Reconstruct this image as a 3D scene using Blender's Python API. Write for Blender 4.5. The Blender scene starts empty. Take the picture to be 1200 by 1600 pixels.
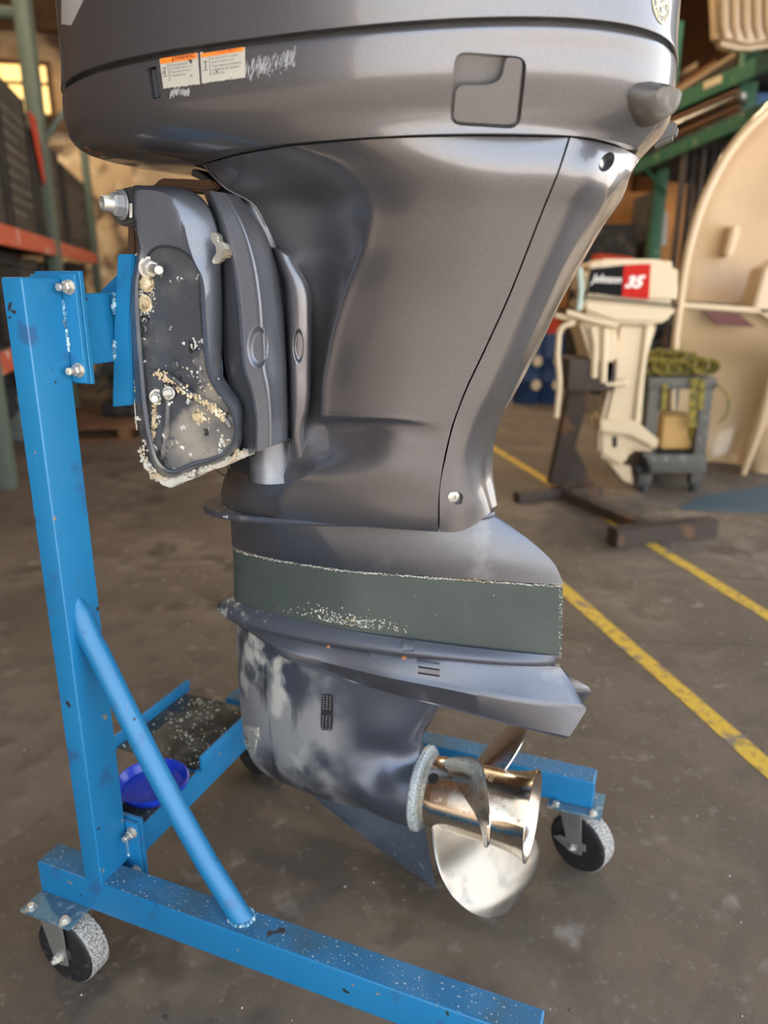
import bpy, bmesh, math, random
from mathutils import Vector, Matrix, noise
from mathutils.bvhtree import BVHTree
random.seed(7)
sc = bpy.context.scene
C = sc.collection
R = math.radians

# ---------------------------------------------------------------- camera, world, light, exposure
F_PX = 1180.0                      # focal length for a 1200 x 1600 frame
PITCH = math.atan(356 / F_PX)      # the camera looks down by this much
CAM_H = 1.2
cam_d = bpy.data.cameras.new('camera'); cam = bpy.data.objects.new('camera', cam_d); C.objects.link(cam)
cam.location = (0, 0, CAM_H); cam.rotation_euler = (R(90) - PITCH, 0, 0)
cam_d.sensor_fit = 'VERTICAL'; cam_d.sensor_height = 36.0; cam_d.lens = F_PX / 1600 * 36.0
cam_d.clip_start = 0.05; cam_d.clip_end = 200
cam_d.dof.use_dof = True; cam_d.dof.focus_distance = 1.09; cam_d.dof.aperture_fstop = 2.7
sc.camera = cam
world = bpy.data.worlds.new('world'); sc.world = world; world.use_nodes = True
wn = world.node_tree.nodes; wl = world.node_tree.links
bg = wn['Background']
tcw = wn.new('ShaderNodeTexCoord'); sepw = wn.new('ShaderNodeSeparateXYZ'); rw = wn.new('ShaderNodeValToRGB')
wl.new(tcw.outputs['Generated'], sepw.inputs[0]); wl.new(sepw.outputs['Z'], rw.inputs[0]); wl.new(rw.outputs[0], bg.inputs[0])
rw.color_ramp.elements[0].position = 0.0; rw.color_ramp.elements[0].color = (1.0, 0.95, 0.87, 1)
rw.color_ramp.elements[1].position = 0.7; rw.color_ramp.elements[1].color = (0.62, 0.78, 1.0, 1)
bg.inputs[1].default_value = 3.6
sun_d = bpy.data.lights.new('sun', 'SUN'); sun_d.energy = 20.0; sun_d.angle = 0.02; sun_d.color = (1.0, 0.90, 0.76)
sun = bpy.data.objects.new('sun', sun_d); C.objects.link(sun); sun.rotation_euler = (R(24), R(18), 0)
sc.view_settings.view_transform = 'Standard'; sc.view_settings.look = 'None'
sc.view_settings.gamma = 1.0; sc.view_settings.use_curve_mapping = False
sc.view_settings.exposure = 0.25

# ---------------------------------------------------------------- frames
YAW = R(22)
cy, sy = math.cos(YAW), math.sin(YAW)
FR = {'E': Matrix.Rotation(-YAW, 4, 'Z'),      # motor and stand: u aft, v away from the camera, z up
      'B': Matrix.Rotation(R(11.3), 4, 'Z'),   # building: r right, f towards the back wall
      'W': Matrix.Identity(4)}
cp, sp = math.cos(PITCH), math.sin(PITCH)

def ray(x, y):
    dx = (x - 600) / F_PX; dy = -(y - 800) / F_PX
    return dx, cp + dy * sp, -sp + dy * cp
def P(x, y, v):                                # measured photo position on the plane v = const of the motor frame
    X, Y, Z = ray(x, y)
    U = X * cy - Y * sy; V = X * sy + Y * cy; t = v / V
    return Vector((U * t, v, CAM_H + Z * t))
def PZ(x, y, z):
    X, Y, Z = ray(x, y); t = (z - CAM_H) / Z
    return Vector(((X * cy - Y * sy) * t, (X * sy + Y * cy) * t, z))
def WY(x, y, Y0):                              # the same on the world plane Y = const
    X, Y, Z = ray(x, y); t = Y0 / Y
    return Vector((X * t, Y0, CAM_H + Z * t))
def WZ(x, y, z=0.0):
    X, Y, Z = ray(x, y); t = (z - CAM_H) / Z
    return Vector((X * t, Y * t, z))
def proj(p):
    X = p[0] * cy + p[1] * sy; Y = -p[0] * sy + p[1] * cy; Z = p[2] - CAM_H
    d = Y * cp - Z * sp
    return 600 + F_PX * X / d, 800 - F_PX * (Y * sp + Z * cp) / d
V0 = 1.12                                      # middle plane of motor and stand

# ---------------------------------------------------------------- materials
def mat(name, col, rough=0.5, metal=0.0, coat=0.0, over=(), bump=None, emit=None, spec=0.5, alpha=1.0, coords='Object', coat_rough=0.1):
    m = bpy.data.materials.new(name); m.use_nodes = True
    nt = m.node_tree; b = nt.nodes['Principled BSDF']; L = nt.links
    b.inputs['Roughness'].default_value = rough; b.inputs['Metallic'].default_value = metal
    b.inputs['Coat Weight'].default_value = coat; b.inputs['Coat Roughness'].default_value = coat_rough
    b.inputs['Specular IOR Level'].default_value = spec
    b.inputs['Base Color'].default_value = (*col, 1)
    if emit:
        b.inputs['Emission Color'].default_value = (*emit[0], 1); b.inputs['Emission Strength'].default_value = emit[1]
    if over or bump:
        tc = nt.nodes.new('ShaderNodeTexCoord'); co = tc.outputs[coords]
    cur = None; rcur = None; mcur = None
    for ov in over:
        # (colour, scale, lo, hi, detail, roughness, metal, (axis, a, b) mask or None, stretch)
        c2, scl, lo, hi, det, r2, m2, mask, stretch = (list(ov) + [None] * 9)[:9]
        src = co
        if stretch:
            mp = nt.nodes.new('ShaderNodeMapping'); mp.inputs['Scale'].default_value = stretch; L.new(co, mp.inputs[0]); src = mp.outputs[0]
        n = nt.nodes.new('ShaderNodeTexNoise'); n.inputs['Scale'].default_value = scl; n.inputs['Detail'].default_value = det if det is not None else 4
        L.new(src, n.inputs['Vector'])
        mr = nt.nodes.new('ShaderNodeMapRange'); mr.inputs[1].default_value = lo; mr.inputs[2].default_value = hi
        L.new(n.outputs['Fac'], mr.inputs[0]); fac = mr.outputs[0]
        if mask:
            for (mx, ax, a, bb) in ([mask] if isinstance(mask[0], str) else mask):
                sp_ = nt.nodes.new('ShaderNodeSeparateXYZ'); L.new(co, sp_.inputs[0])
                mk = nt.nodes.new('ShaderNodeMapRange'); mk.inputs[1].default_value = a; mk.inputs[2].default_value = bb
                L.new(sp_.outputs[ax], mk.inputs[0])
                mm = nt.nodes.new('ShaderNodeMath'); mm.operation = 'MULTIPLY' if mx == 'mul' else 'ADD'; mm.use_clamp = True
                L.new(fac, mm.inputs[0]); L.new(mk.outputs[0], mm.inputs[1]); fac = mm.outputs[0]
        mix = nt.nodes.new('ShaderNodeMix'); mix.data_type = 'RGBA'
        L.new(fac, mix.inputs[0])
        if cur: L.new(cur, mix.inputs[6])
        else: mix.inputs[6].default_value = (*col, 1)
        mix.inputs[7].default_value = (*c2, 1); cur = mix.outputs[2]
        if r2 is not None:
            mf = nt.nodes.new('ShaderNodeMix'); mf.data_type = 'FLOAT'; L.new(fac, mf.inputs[0])
            if rcur: L.new(rcur, mf.inputs[2])
            else: mf.inputs[2].default_value = rough
            mf.inputs[3].default_value = r2; rcur = mf.outputs[0]
        if m2 is not None:
            mf = nt.nodes.new('ShaderNodeMix'); mf.data_type = 'FLOAT'; L.new(fac, mf.inputs[0])
            if mcur: L.new(mcur, mf.inputs[2])
            else: mf.inputs[2].default_value = metal
            mf.inputs[3].default_value = m2; mcur = mf.outputs[0]
    if cur: L.new(cur, b.inputs['Base Color'])
    if rcur: L.new(rcur, b.inputs['Roughness'])
    if mcur: L.new(mcur, b.inputs['Metallic'])
    if bump:
        n = nt.nodes.new('ShaderNodeTexNoise'); n.inputs['Scale'].default_value = bump[0]; n.inputs['Detail'].default_value = 5
        L.new(co, n.inputs['Vector'])
        bp = nt.nodes.new('ShaderNodeBump'); bp.inputs['Strength'].default_value = bump[1]; bp.inputs['Distance'].default_value = bump[2] if len(bump) > 2 else 0.002
        L.new(n.outputs['Fac'], bp.inputs['Height']); L.new(bp.outputs[0], b.inputs['Normal'])
    return m

# ---------------------------------------------------------------- object helpers
def smooth_by_angle(me, ang=35):
    bm = bmesh.new(); bm.from_mesh(me)
    bmesh.ops.recalc_face_normals(bm, faces=bm.faces)
    for fc in bm.faces: fc.smooth = True
    a = R(ang)
    for e in bm.edges:
        if len(e.link_faces) == 2 and e.calc_face_angle(0) > a: e.smooth = False
    bm.to_mesh(me); bm.free()
BASE = {}
def thing(name, label, cat, base, frame='W', group=None, rotz=0.0):
    o = bpy.data.objects.new(name, None); C.objects.link(o); o.empty_display_size = 0.1
    o.matrix_world = FR[frame] @ Matrix.Translation(base)
    o['label'] = label; o['category'] = cat
    if group: o['group'] = group
    BASE[o] = Vector(base)
    return o
def obj(name, bm, m, parent=None, ang=35, label=None, kind=None):
    me = bpy.data.meshes.new(name); bm.to_mesh(me); bm.free()
    for mm in (m if isinstance(m, (list, tuple)) else [m]): me.materials.append(mm)
    smooth_by_angle(me, ang)
    o = bpy.data.objects.new(name, me); C.objects.link(o)
    if parent:
        o.parent = parent
        if parent in BASE: o.location = -BASE[parent]
    if label: o['label'] = label
    if kind: o['kind'] = kind
    return o
def solo(name, bm, m, label, cat, frame='W', group=None, ang=35, kind=None, center=None):
    """a thing that is one mesh: its origin at the middle of its base"""
    xs = [v.co.x for v in bm.verts]; ys = [v.co.y for v in bm.verts]; zs = [v.co.z for v in bm.verts]
    b = Vector(((min(xs) + max(xs)) / 2, (min(ys) + max(ys)) / 2, min(zs)))
    bmesh.ops.translate(bm, verts=bm.verts, vec=-b)
    o = obj(name, bm, m, None, ang)
    o.matrix_world = FR[frame] @ Matrix.Translation(b)
    if label: o['label'] = label
    if cat: o['category'] = cat
    if group: o['group'] = group
    if kind: o['kind'] = kind
    return o
def copy_tree(o, parent=None):
    c = o.copy(); C.objects.link(c)
    if parent: c.parent = parent
    for ch in [x for x in bpy.data.objects if x.parent == o]: copy_tree(ch, c)
    return c

# ---------------------------------------------------------------- mesh helpers
def box(bm, lo, hi, bev=0.0, seg=2):
    r = bmesh.ops.create_cube(bm, size=1.0)
    c = [(lo[i] + hi[i]) / 2 for i in range(3)]; s = [hi[i] - lo[i] for i in range(3)]
    for v in r['verts']: v.co = Vector((c[0] + v.co.x * s[0], c[1] + v.co.y * s[1], c[2] + v.co.z * s[2]))
    if bev:
        es = list({e for v in r['verts'] for e in v.link_edges})
        bmesh.ops.bevel(bm, geom=es, offset=bev, segments=seg, affect='EDGES', profile=0.6)
def Bx(lo, hi, bev=0.0, seg=2):
    bm = bmesh.new(); box(bm, lo, hi, bev, seg); return bm
def tube(bm, pts, r, n=12, cap=True):
    pts = [Vector(p) for p in pts]; rs = r if isinstance(r, (list, tuple)) else [r] * len(pts)
    rings = []; up = None
    for i, p in enumerate(pts):
        t = ((pts[i + 1] if i + 1 < len(pts) else p) - (pts[i - 1] if i else p)).normalized()
        if up is None:
            up = t.orthogonal().normalized()
        else:
            up = (up - t * up.dot(t)).normalized()
        b = t.cross(up)
        rings.append([bm.verts.new(p + (up * math.cos(a) + b * math.sin(a)) * rs[i]) for a in [2 * math.pi * k / n for k in range(n)]])
    for a, b in zip(rings, rings[1:]):
        for k in range(n): bm.faces.new((a[k], a[(k + 1) % n], b[(k + 1) % n], b[k]))
    if cap: bm.faces.new(rings[0][::-1]); bm.faces.new(rings[-1])
def Tb(pts, r, n=12, cap=True):
    bm = bmesh.new(); tube(bm, pts, r, n, cap); return bm
def lathe(bm, c, axis, prof, n=32, start_cap=True, end_cap=True):
    """prof: (along, radius)"""
    a = Vector(axis).normalized(); o1 = a.orthogonal().normalized(); o2 = a.cross(o1); c = Vector(c)
    rings = [[bm.verts.new(c + a * s + (o1 * math.cos(t) + o2 * math.sin(t)) * max(r, 1e-5)) for t in [2 * math.pi * k / n for k in range(n)]] for s, r in prof]
    for x, y in zip(rings, rings[1:]):
        for k in range(n): bm.faces.new((x[k], x[(k + 1) % n], y[(k + 1) % n], y[k]))
    if start_cap: bm.faces.new(rings[0][::-1])
    if end_cap: bm.faces.new(rings[-1])
def Lt(*a, **k):
    bm = bmesh.new(); lathe(bm, *a, **k); return bm
def slab(poly, vec, bev=0.0, seg=2, bm=None):
    """flat outline pushed back by vec, edges rounded"""
    b2 = bmesh.new(); vec = Vector(vec)
    A = [b2.verts.new(Vector(p)) for p in poly]; Bv = [b2.verts.new(Vector(p) + vec) for p in poly]
    b2.faces.new(A); b2.faces.new(Bv[::-1])
    n = len(poly)
    for i in range(n): b2.faces.new((A[i], Bv[i], Bv[(i + 1) % n], A[(i + 1) % n]))
    bmesh.ops.recalc_face_normals(b2, faces=b2.faces)
    if bev: bmesh.ops.bevel(b2, geom=list(b2.edges), offset=bev, segments=seg, affect='EDGES', clamp_overlap=True)
    if bm is None: return b2
    me = bpy.data.meshes.new('t'); b2.to_mesh(me); b2.free(); bm.from_mesh(me); bpy.data.meshes.remove(me)
    return bm
def cr(p, t):                                   # Catmull-Rom with chord-length tangents
    pass
def resample(pts, sub, closed=False):
    pts = [Vector(p) for p in pts]; n = len(pts); out = []
    def tan(i):
        if closed: a, b, c = pts[(i - 1) % n], pts[i], pts[(i + 1) % n]
        else:
            if i == 0: return (pts[1] - pts[0])
            if i == n - 1: return (pts[-1] - pts[-2])
            a, b, c = pts[i - 1], pts[i], pts[i + 1]
        d0 = max((b - a).length, 1e-6); d1 = max((c - b).length, 1e-6)
        return ((b - a) / d0 * d1 + (c - b) / d1 * d0) / (d0 + d1)
    for i in range(n if closed else n - 1):
        a, b = pts[i], pts[(i + 1) % n]; L = max((b - a).length, 1e-6)
        ta, tb = tan(i), tan((i + 1) % n)
        if not closed and i == 0: ta = ta / L
        if not closed and i == n - 2: tb = tb / L
        for k in range(sub):
            t = k / sub; t2 = t * t; t3 = t2 * t
            out.append(a * (2 * t3 - 3 * t2 + 1) + ta * L * (t3 - 2 * t2 + t) + b * (-2 * t3 + 3 * t2) + tb * L * (t3 - t2))
    if not closed: out.append(pts[-1].copy())
    return out
def net(rows, su=5, sv=5):
    g = [resample(r, sv) for r in rows]
    cols = [resample([g[i][j] for i in range(len(g))], su) for j in range(len(g[0]))]
    return [[cols[j][i] for j in range(len(cols))] for i in range(len(cols[0]))]
def sheet(bm, arr):
    vs = [[bm.verts.new(p) for p in r] for r in arr]
    for a, b in zip(vs, vs[1:]):
        for k in range(len(a) - 1):
            bm.faces.new((a[k], a[k + 1], b[k + 1], b[k]))
    return vs
def shell(arr, thick_vec):
    """sheet with a real back: closed solid"""
    bm = bmesh.new(); a = sheet(bm, arr); tv = Vector(thick_vec); b = sheet(bm, [[p + tv for p in r] for r in arr])
    n, m = len(a), len(a[0])
    rim = [(0, j) for j in range(m)] + [(i, m - 1) for i in range(1, n)] + [(n - 1, j) for j in range(m - 2, -1, -1)] + [(i, 0) for i in range(n - 2, 0, -1)]
    for k in range(len(rim)):
        p, q = rim[k], rim[(k + 1) % len(rim)]
        bm.faces.new((a[p[0]][p[1]], a[q[0]][q[1]], b[q[0]][q[1]], b[p[0]][p[1]]))
    return bm
def mirrored_solid(arr, open_rear=False):
    """near-side sheet in the motor frame closed with its mirror about v = V0"""
    bm = bmesh.new()
    far = [[Vector((p.x, 2 * V0 - p.y, p.z)) for p in r] for r in arr]
    rings = [list(r) + list(reversed(fr)) for r, fr in zip(arr, far)]
    vs = [[bm.verts.new(p) for p in r] for r in rings]
    n = len(vs[0])
    for a, b in zip(vs, vs[1:]):
        for k in range(n): bm.faces.new((a[k], a[(k + 1) % n], b[(k + 1) % n], b[k]))
    m = n // 2
    for r in (vs[0], vs[-1]):
        for k in range(m - 1): bm.faces.new((r[k], r[k + 1], r[n - 2 - k], r[n - 1 - k]))
    bmesh.ops.remove_doubles(bm, verts=bm.verts, dist=0.00008)
    return bm
def ring(st, n):
    zf, zr, uf, ur, W, sm, nf, nr = st
    uc = uf + (ur - uf) * sm; out = []
    for k in range(n):
        a = 2 * math.pi * (k + 0.5) / n; ca, sa = math.cos(a), math.sin(a)
        e = 2 / (nr if ca >= 0 else nf)
        x = abs(ca) ** e; w = abs(sa) ** e
        u = uc + (ur - uc) * x if ca >= 0 else uc - (uc - uf) * x
        out.append(Vector((u, V0 - math.copysign(w * W, sa), zf + (zr - zf) * (u - uf) / (ur - uf))))
    return out
def fit(stations, n=72):
    """front/rear given as photo columns -> real u extents (photogrammetry of the outline)"""
    out = []
    for zf, zr, xf, xr, W, sm, nf, nr in stations:
        uf = P(xf, proj((-.5, V0, zf))[1], V0).x; ur = P(xr, proj((-.2, V0, zr))[1], V0).x
        for it in range(8):
            pts = [proj(p)[0] for p in ring((zf, zr, uf, ur, W, sm, nf, nr), n)]
            uf += (xf - min(pts)) / 1000; ur += (xr - max(pts)) / 1000
        out.append((zf, zr, uf, ur, W, sm, nf, nr))
    return out
def loft(stations, n=72, sub=5, linear=False):
    bm = bmesh.new(); ss = []
    ns = len(stations)
    def tg(i, j):
        if i == 0: return stations[1][j] - stations[0][j]
        if i == ns - 1: return stations[-1][j] - stations[-2][j]
        return (stations[i + 1][j] - stations[i - 1][j]) / 2
    for i in range(ns - 1):
        for k in range(sub):
            t = k / sub; t2, t3 = t * t, t ** 3
            if linear: ss.append([stations[i][j] * (1 - t) + stations[i + 1][j] * t for j in range(8)])
            else: ss.append([stations[i][j] * (2 * t3 - 3 * t2 + 1) + tg(i, j) * (t3 - 2 * t2 + t) + stations[i + 1][j] * (3 * t2 - 2 * t3) + tg(i + 1, j) * (t3 - t2) for j in range(8)])
    ss.append(list(stations[-1]))
    rg = [[bm.verts.new(p) for p in ring(s, n)] for s in ss]
    for a, b in zip(rg, rg[1:]):
        for k in range(n): bm.faces.new((a[k], a[(k + 1) % n], b[(k + 1) % n], b[k]))
    bm.faces.new(rg[0][::-1]); bm.faces.new(rg[-1])
    return bm
def cut(o, cbm):
    me = bpy.data.meshes.new('cutter'); bmesh.ops.recalc_face_normals(cbm, faces=cbm.faces); cbm.to_mesh(me); cbm.free()
    c = bpy.data.objects.new('cutter', me); C.objects.link(c)
    par = o.parent; c.parent = par; c.location = o.location
    md = o.modifiers.new('b', 'BOOLEAN'); md.operation = 'DIFFERENCE'; md.object = c; md.solver = 'EXACT'
    bpy.context.view_layer.update()
    dg = bpy.context.evaluated_depsgraph_get()
    nm = bpy.data.meshes.new_from_object(o.evaluated_get(dg)); o.modifiers.clear(); old = o.data; nm.name = old.name
    o.data = nm; bpy.data.objects.remove(c); bpy.data.meshes.remove(me); bpy.data.meshes.remove(old)
def bvh(*objs):
    vs, fs = [], []
    for o in objs:
        b = len(vs); vs += [v.co.copy() for v in o.data.vertices]; fs += [tuple(b + i for i in p.vertices) for p in o.data.polygons]
    return BVHTree.FromPolygons(vs, fs)
EYE = Vector((0, 0, CAM_H))
def hit(tree, x, y, off=0.0, near=None):
    d = (P(x, y, 1.0) - EYE).normalized()
    loc, nor, i, ds = tree.ray_cast(EYE, d)
    if loc is None:
        if not near: return None, None
        loc, nor, i, ds = tree.find_nearest(P(x, y, near))
    if nor.dot(d) > 0: nor = -nor
    return loc + nor * off, nor
def patch_map(tree, q, off=0.001, n=8):
    """quad of photo corners (tl, tr, br, bl) laid on a surface -> function (s, t) in 0..1"""
    g = []
    for j in range(n + 1):
        row = []
        for i in range(n + 1):
            s, t = i / n, j / n
            x = (q[0][0] * (1 - s) + q[1][0] * s) * (1 - t) + (q[3][0] * (1 - s) + q[2][0] * s) * t
            y = (q[0][1] * (1 - s) + q[1][1] * s) * (1 - t) + (q[3][1] * (1 - s) + q[2][1] * s) * t
            row.append(hit(tree, x, y, off, 1.05)[0])
        g.append(row)
    def fn(s, t, up=0.0):
        s = min(max(s, 0), 1) * n; t = min(max(t, 0), 1) * n
        i, j = min(int(s), n - 1), min(int(t), n - 1); a, b = s - i, t - j
        p = (g[j][i] * (1 - a) + g[j][i + 1] * a) * (1 - b) + (g[j + 1][i] * (1 - a) + g[j + 1][i + 1] * a) * b
        if up:
            nr = (g[j][i + 1] - g[j][i]).cross(g[j + 1][i] - g[j][i]).normalized()
            if nr.dot(EYE - p) < 0: nr = -nr
            p = p + nr * up
        return p
    return fn
def patch_sheet(fn, s0, s1, t0, t1, ns=10, nt=8, up=0.0, thick=0.0006, edge=None):
    arr = []
    for j in range(nt + 1):
        r = []
        for i in range(ns + 1):
            s = s0 + (s1 - s0) * i / ns; t = t0 + (t1 - t0) * j / nt
            if edge: s, t = edge(s, t, i / ns, j / nt)
            r.append(fn(s, t, up))
        arr.append(r)
    nr = (arr[0][1] - arr[0][0]).cross(arr[1][0] - arr[0][0]).normalized()
    if nr.dot(EYE - arr[0][0]) < 0: nr = -nr
    return shell(arr, -nr * thick)
def text_bm(body, mapfn, h=1.0, bold=0.0, shear=0.0, depth=0.0):
    """mapfn((x, y) of a text of unit height, total width) -> Vector"""
    cu = bpy.data.curves.new('t', 'FONT'); cu.body = body; cu.size = 1.0; cu.offset = bold; cu.shear = shear; cu.resolution_u = 2; cu.extrude = depth
    o = bpy.data.objects.new('t', cu); C.objects.link(o); bpy.context.view_layer.update()
    dg = bpy.context.evaluated_depsgraph_get(); me = bpy.data.meshes.new_from_object(o.evaluated_get(dg))
    bpy.data.objects.remove(o); bpy.data.curves.remove(cu)
    bm = bmesh.new(); bm.from_mesh(me); bpy.data.meshes.remove(me)
    xs = [v.co.x for v in bm.verts]; ys = [v.co.y for v in bm.verts]
    x0, x1, y0, y1 = min(xs), max(xs), min(ys), max(ys)
    for v in bm.verts: v.co = mapfn((v.co.x - x0) / (x1 - x0), (v.co.y - y0) / (y1 - y0), v.co.z)
    return bm
def join(bm, b2):
    me = bpy.data.meshes.new('t'); b2.to_mesh(me); b2.free(); bm.from_mesh(me); bpy.data.meshes.remove(me); return bm
def hexbolt(bm, p, d, r, h, shank=0.0, sr=None):
    d = Vector(d).normalized()
    lathe(bm, p, d, [(0, r * 1.25), (h * 0.2, r * 1.25)], 18)
    lathe(bm, Vector(p) + d * h * 0.2, d, [(0, r), (h * 0.8, r), (h, r * 0.8)], 6)
    if shank: lathe(bm, Vector(p) + d * h, d, [(0, sr or r * 0.55), (shank, sr or r * 0.55), (shank + 0.001, (sr or r * 0.55) * 0.8)], 12)
def blob(bm, p, r, k=0.35, sub=1, flat=1.0):
    q = bmesh.ops.create_icosphere(bm, subdivisions=sub, radius=r)
    s = random.random() * 50
    for v in q['verts']:
        f = 1 + k * noise.noise(v.co / r * 1.7 + Vector((s, s, s)))
        v.co = Vector((v.co.x * f, v.co.y * f * flat, v.co.z * f)) + Vector(p)

# ================================================================ materials in use
GREY = (0.118, 0.119, 0.136)
m_paint = mat('metallic_grey_paint', GREY, 0.36, 0.78, 0.75, over=[((0.17, 0.168, 0.18), 900, 0.35, 0.75, 2, 0.40), ((0.165, 0.16, 0.165), 3.5, 0.55, 0.8, 6, 0.45)], bump=(700, 0.04, 0.0004), coat_rough=0.07)
m_paint_low = mat('metallic_grey_paint_low', (0.098, 0.104, 0.124), 0.36, 0.76, 0.35, over=[((0.15, 0.158, 0.182), 900, 0.35, 0.75, 2, 0.40), ((0.30, 0.32, 0.34), 9, 0.6, 0.8, 7, 0.6)], bump=(700, 0.05, 0.0004), coat_rough=0.2)
m_gear = mat('worn_gearcase', (0.088, 0.100, 0.132), 0.38, 0.68, 0.15, over=[
    ((0.225, 0.23, 0.232), 7.5, 0.44, 0.56, 6, 0.55, 0.25, ('mul', 0, -0.48, -0.54), (1.1, 1, 0.85)),
    ((0.36, 0.36, 0.33), 16, 0.56, 0.66, 7, 0.6, 0.1, ('mul', 0, -0.55, -0.63), (1.1, 1, 0.75)),
    ((0.035, 0.038, 0.045), 11, 0.56, 0.64, 5, 0.5, 0.3, ('mul', 0, -0.56, -0.62), (2.4, 1, 0.35)),
    ((0.5, 0.5, 0.48), 90, 0.68, 0.74, 3, 0.7, 0.0, ('mul', 0, -0.55, -0.75))], bump=(120, 0.12, 0.001))
m_skeg = mat('worn_skeg', (0.10, 0.125, 0.165), 0.45, 0.5, 0.05, over=[((0.22, 0.235, 0.245), 12, 0.45, 0.7, 7, 0.6, 0.2, ('mul', 2, 0.26, 0.13)), ((0.42, 0.43, 0.42), 60, 0.6, 0.7, 5, 0.6, 0.1, ('mul', 2, 0.22, 0.1))])
m_band = mat('green_grey_band', (0.044, 0.058, 0.054), 0.55, 0.1, 0.0, over=[((0.060, 0.075, 0.069), 8, 0.4, 0.7, 6), ((0.17, 0.19, 0.18), 5, 0.6, 0.78, 7, 0.7, 0.0, ('mul', 0, -0.66, -0.76)), ((0.45, 0.48, 0.45), 260, 0.76, 0.78, 2, 0.8, 0.0)], bump=(300, 0.06, 0.0006))
m_worn_front = mat('flange_worn_paint', (0.095, 0.104, 0.130), 0.42, 0.55, 0.1, over=[((0.36, 0.35, 0.30), 30, 0.55, 0.66, 7, 0.7, 0.1, ('mul', 0, -0.62, -0.74)), ((0.5, 0.5, 0.46), 110, 0.64, 0.7, 3, 0.8, 0.0, ('mul', 0, -0.6, -0.72))], bump=(200, 0.1, 0.001))
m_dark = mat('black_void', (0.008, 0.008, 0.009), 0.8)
m_rubber = mat('dark_rubber', (0.02, 0.02, 0.021), 0.55, over=[((0.06, 0.058, 0.055), 25, 0.5, 0.8, 5, 0.7)])
m_plug = mat('brown_grey_rubber', (0.075, 0.069, 0.064), 0.5, over=[((0.16, 0.15, 0.14), 60, 0.55, 0.75, 4)])
m_bracket = mat('bracket_paint', (0.125, 0.135, 0.165), 0.40, 0.62, 0.25, over=[((0.18, 0.195, 0.225), 900, 0.35, 0.75, 2), ((0.25, 0.24, 0.22), 14, 0.58, 0.68, 7, 0.6, 0.2, ('mul', 2, 1.16, 1.02))], bump=(700, 0.04, 0.0004), coat_rough=0.18)
m_recess = mat('corroded_bracket_floor', (0.075, 0.08, 0.09), 0.42, 0.45, 0.15, over=[
    ((0.28, 0.25, 0.21), 7, 0.50, 0.56, 5, 0.65, 0.1, ('mul', 2, 1.185, 1.175)),
    ((0.085, 0.09, 0.10), 6, 0.40, 0.55, 5, 0.4, 0.4, ('mul', 2, 1.095, 1.085)),
    ((0.12, 0.12, 0.125), 22, 0.5, 0.7, 7, 0.55), ((0.62, 0.63, 0.60), 55, 0.665, 0.70, 3, 0.8, 0.0), ((0.02, 0.02, 0.022), 40, 0.62, 0.68, 5, 0.5)], bump=(60, 0.35, 0.002))
m_crust = mat('white_corrosion_crust', (0.50, 0.49, 0.44), 0.85, over=[((0.46, 0.36, 0.20), 30, 0.5, 0.66, 6), ((0.14, 0.13, 0.12), 60, 0.58, 0.66, 6)], bump=(180, 0.8, 0.003))
m_tan = mat('tan_corrosion', (0.48, 0.38, 0.23), 0.85, over=[((0.68, 0.60, 0.43), 70, 0.5, 0.62, 5), ((0.10, 0.08, 0.06), 50, 0.57, 0.66, 6)], bump=(120, 0.8, 0.003))
m_zinc = mat('zinc_bolt', (0.50, 0.49, 0.46), 0.42, 0.75, over=[((0.62, 0.58, 0.46), 60, 0.5, 0.7, 5, 0.7, 0.2)], bump=(260, 0.3, 0.0006))
m_steel = mat('bare_steel', (0.42, 0.42, 0.40), 0.38, 0.8, over=[((0.30, 0.29, 0.27), 40, 0.5, 0.75, 5, 0.5)])
m_prop = mat('polished_propeller', (0.74, 0.66, 0.55), 0.17, 1.0, over=[((0.62, 0.60, 0.57), 14, 0.45, 0.7, 6, 0.30), ((0.36, 0.30, 0.25), 120, 0.60, 0.72, 4, 0.36), ((0.70, 0.52, 0.38), 9, 0.6, 0.72, 3, 0.22)])
m_prop_dull = mat('dull_stainless', (0.31, 0.30, 0.28), 0.30, 0.97, over=[((0.50, 0.40, 0.31), 12, 0.58, 0.74, 4, 0.32), ((0.27, 0.265, 0.26), 30, 0.5, 0.7, 6, 0.44)], bump=(300, 0.05, 0.0005))
m_hubring = mat('galvanised_ring', (0.36, 0.41, 0.43), 0.6, 0.4, over=[((0.55, 0.58, 0.58), 260, 0.5, 0.6, 2), ((0.16, 0.18, 0.2), 180, 0.58, 0.66, 3)], bump=(300, 0.4, 0.001))
m_blue = mat('blue_stand_paint', (0.005, 0.142, 0.325), 0.42, 0.0, 0.15, over=[((0.012, 0.18, 0.38), 2.5, 0.4, 0.75, 5), ((0.02, 0.10, 0.24), 22, 0.60, 0.72, 7), ((0.018, 0.016, 0.016), 26, 0.690, 0.700, 6, 0.6), ((0.20, 0.17, 0.13), 48, 0.715, 0.725, 5, 0.6)], bump=(200, 0.08, 0.0006), coat_rough=0.25)
m_blue_dusty = mat('blue_stand_paint_dusty', (0.02, 0.135, 0.28), 0.6, 0.0, 0.0, over=[((0.035, 0.10, 0.16), 12, 0.42, 0.62, 6), ((0.42, 0.46, 0.46), 230, 0.66, 0.69, 2, 0.8), ((0.03, 0.025, 0.022), 26, 0.70, 0.73, 5)], bump=(200, 0.15, 0.0008))
m_tray = mat('dirty_black_tray', (0.022, 0.026, 0.027), 0.35, 0.2, over=[((0.06, 0.07, 0.07), 16, 0.45, 0.65, 7, 0.6), ((0.11, 0.09, 0.06), 11, 0.58, 0.70, 6, 0.8), ((0.62, 0.58, 0.48), 120, 0.665, 0.70, 3, 0.9)], bump=(90, 0.3, 0.001))
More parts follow.
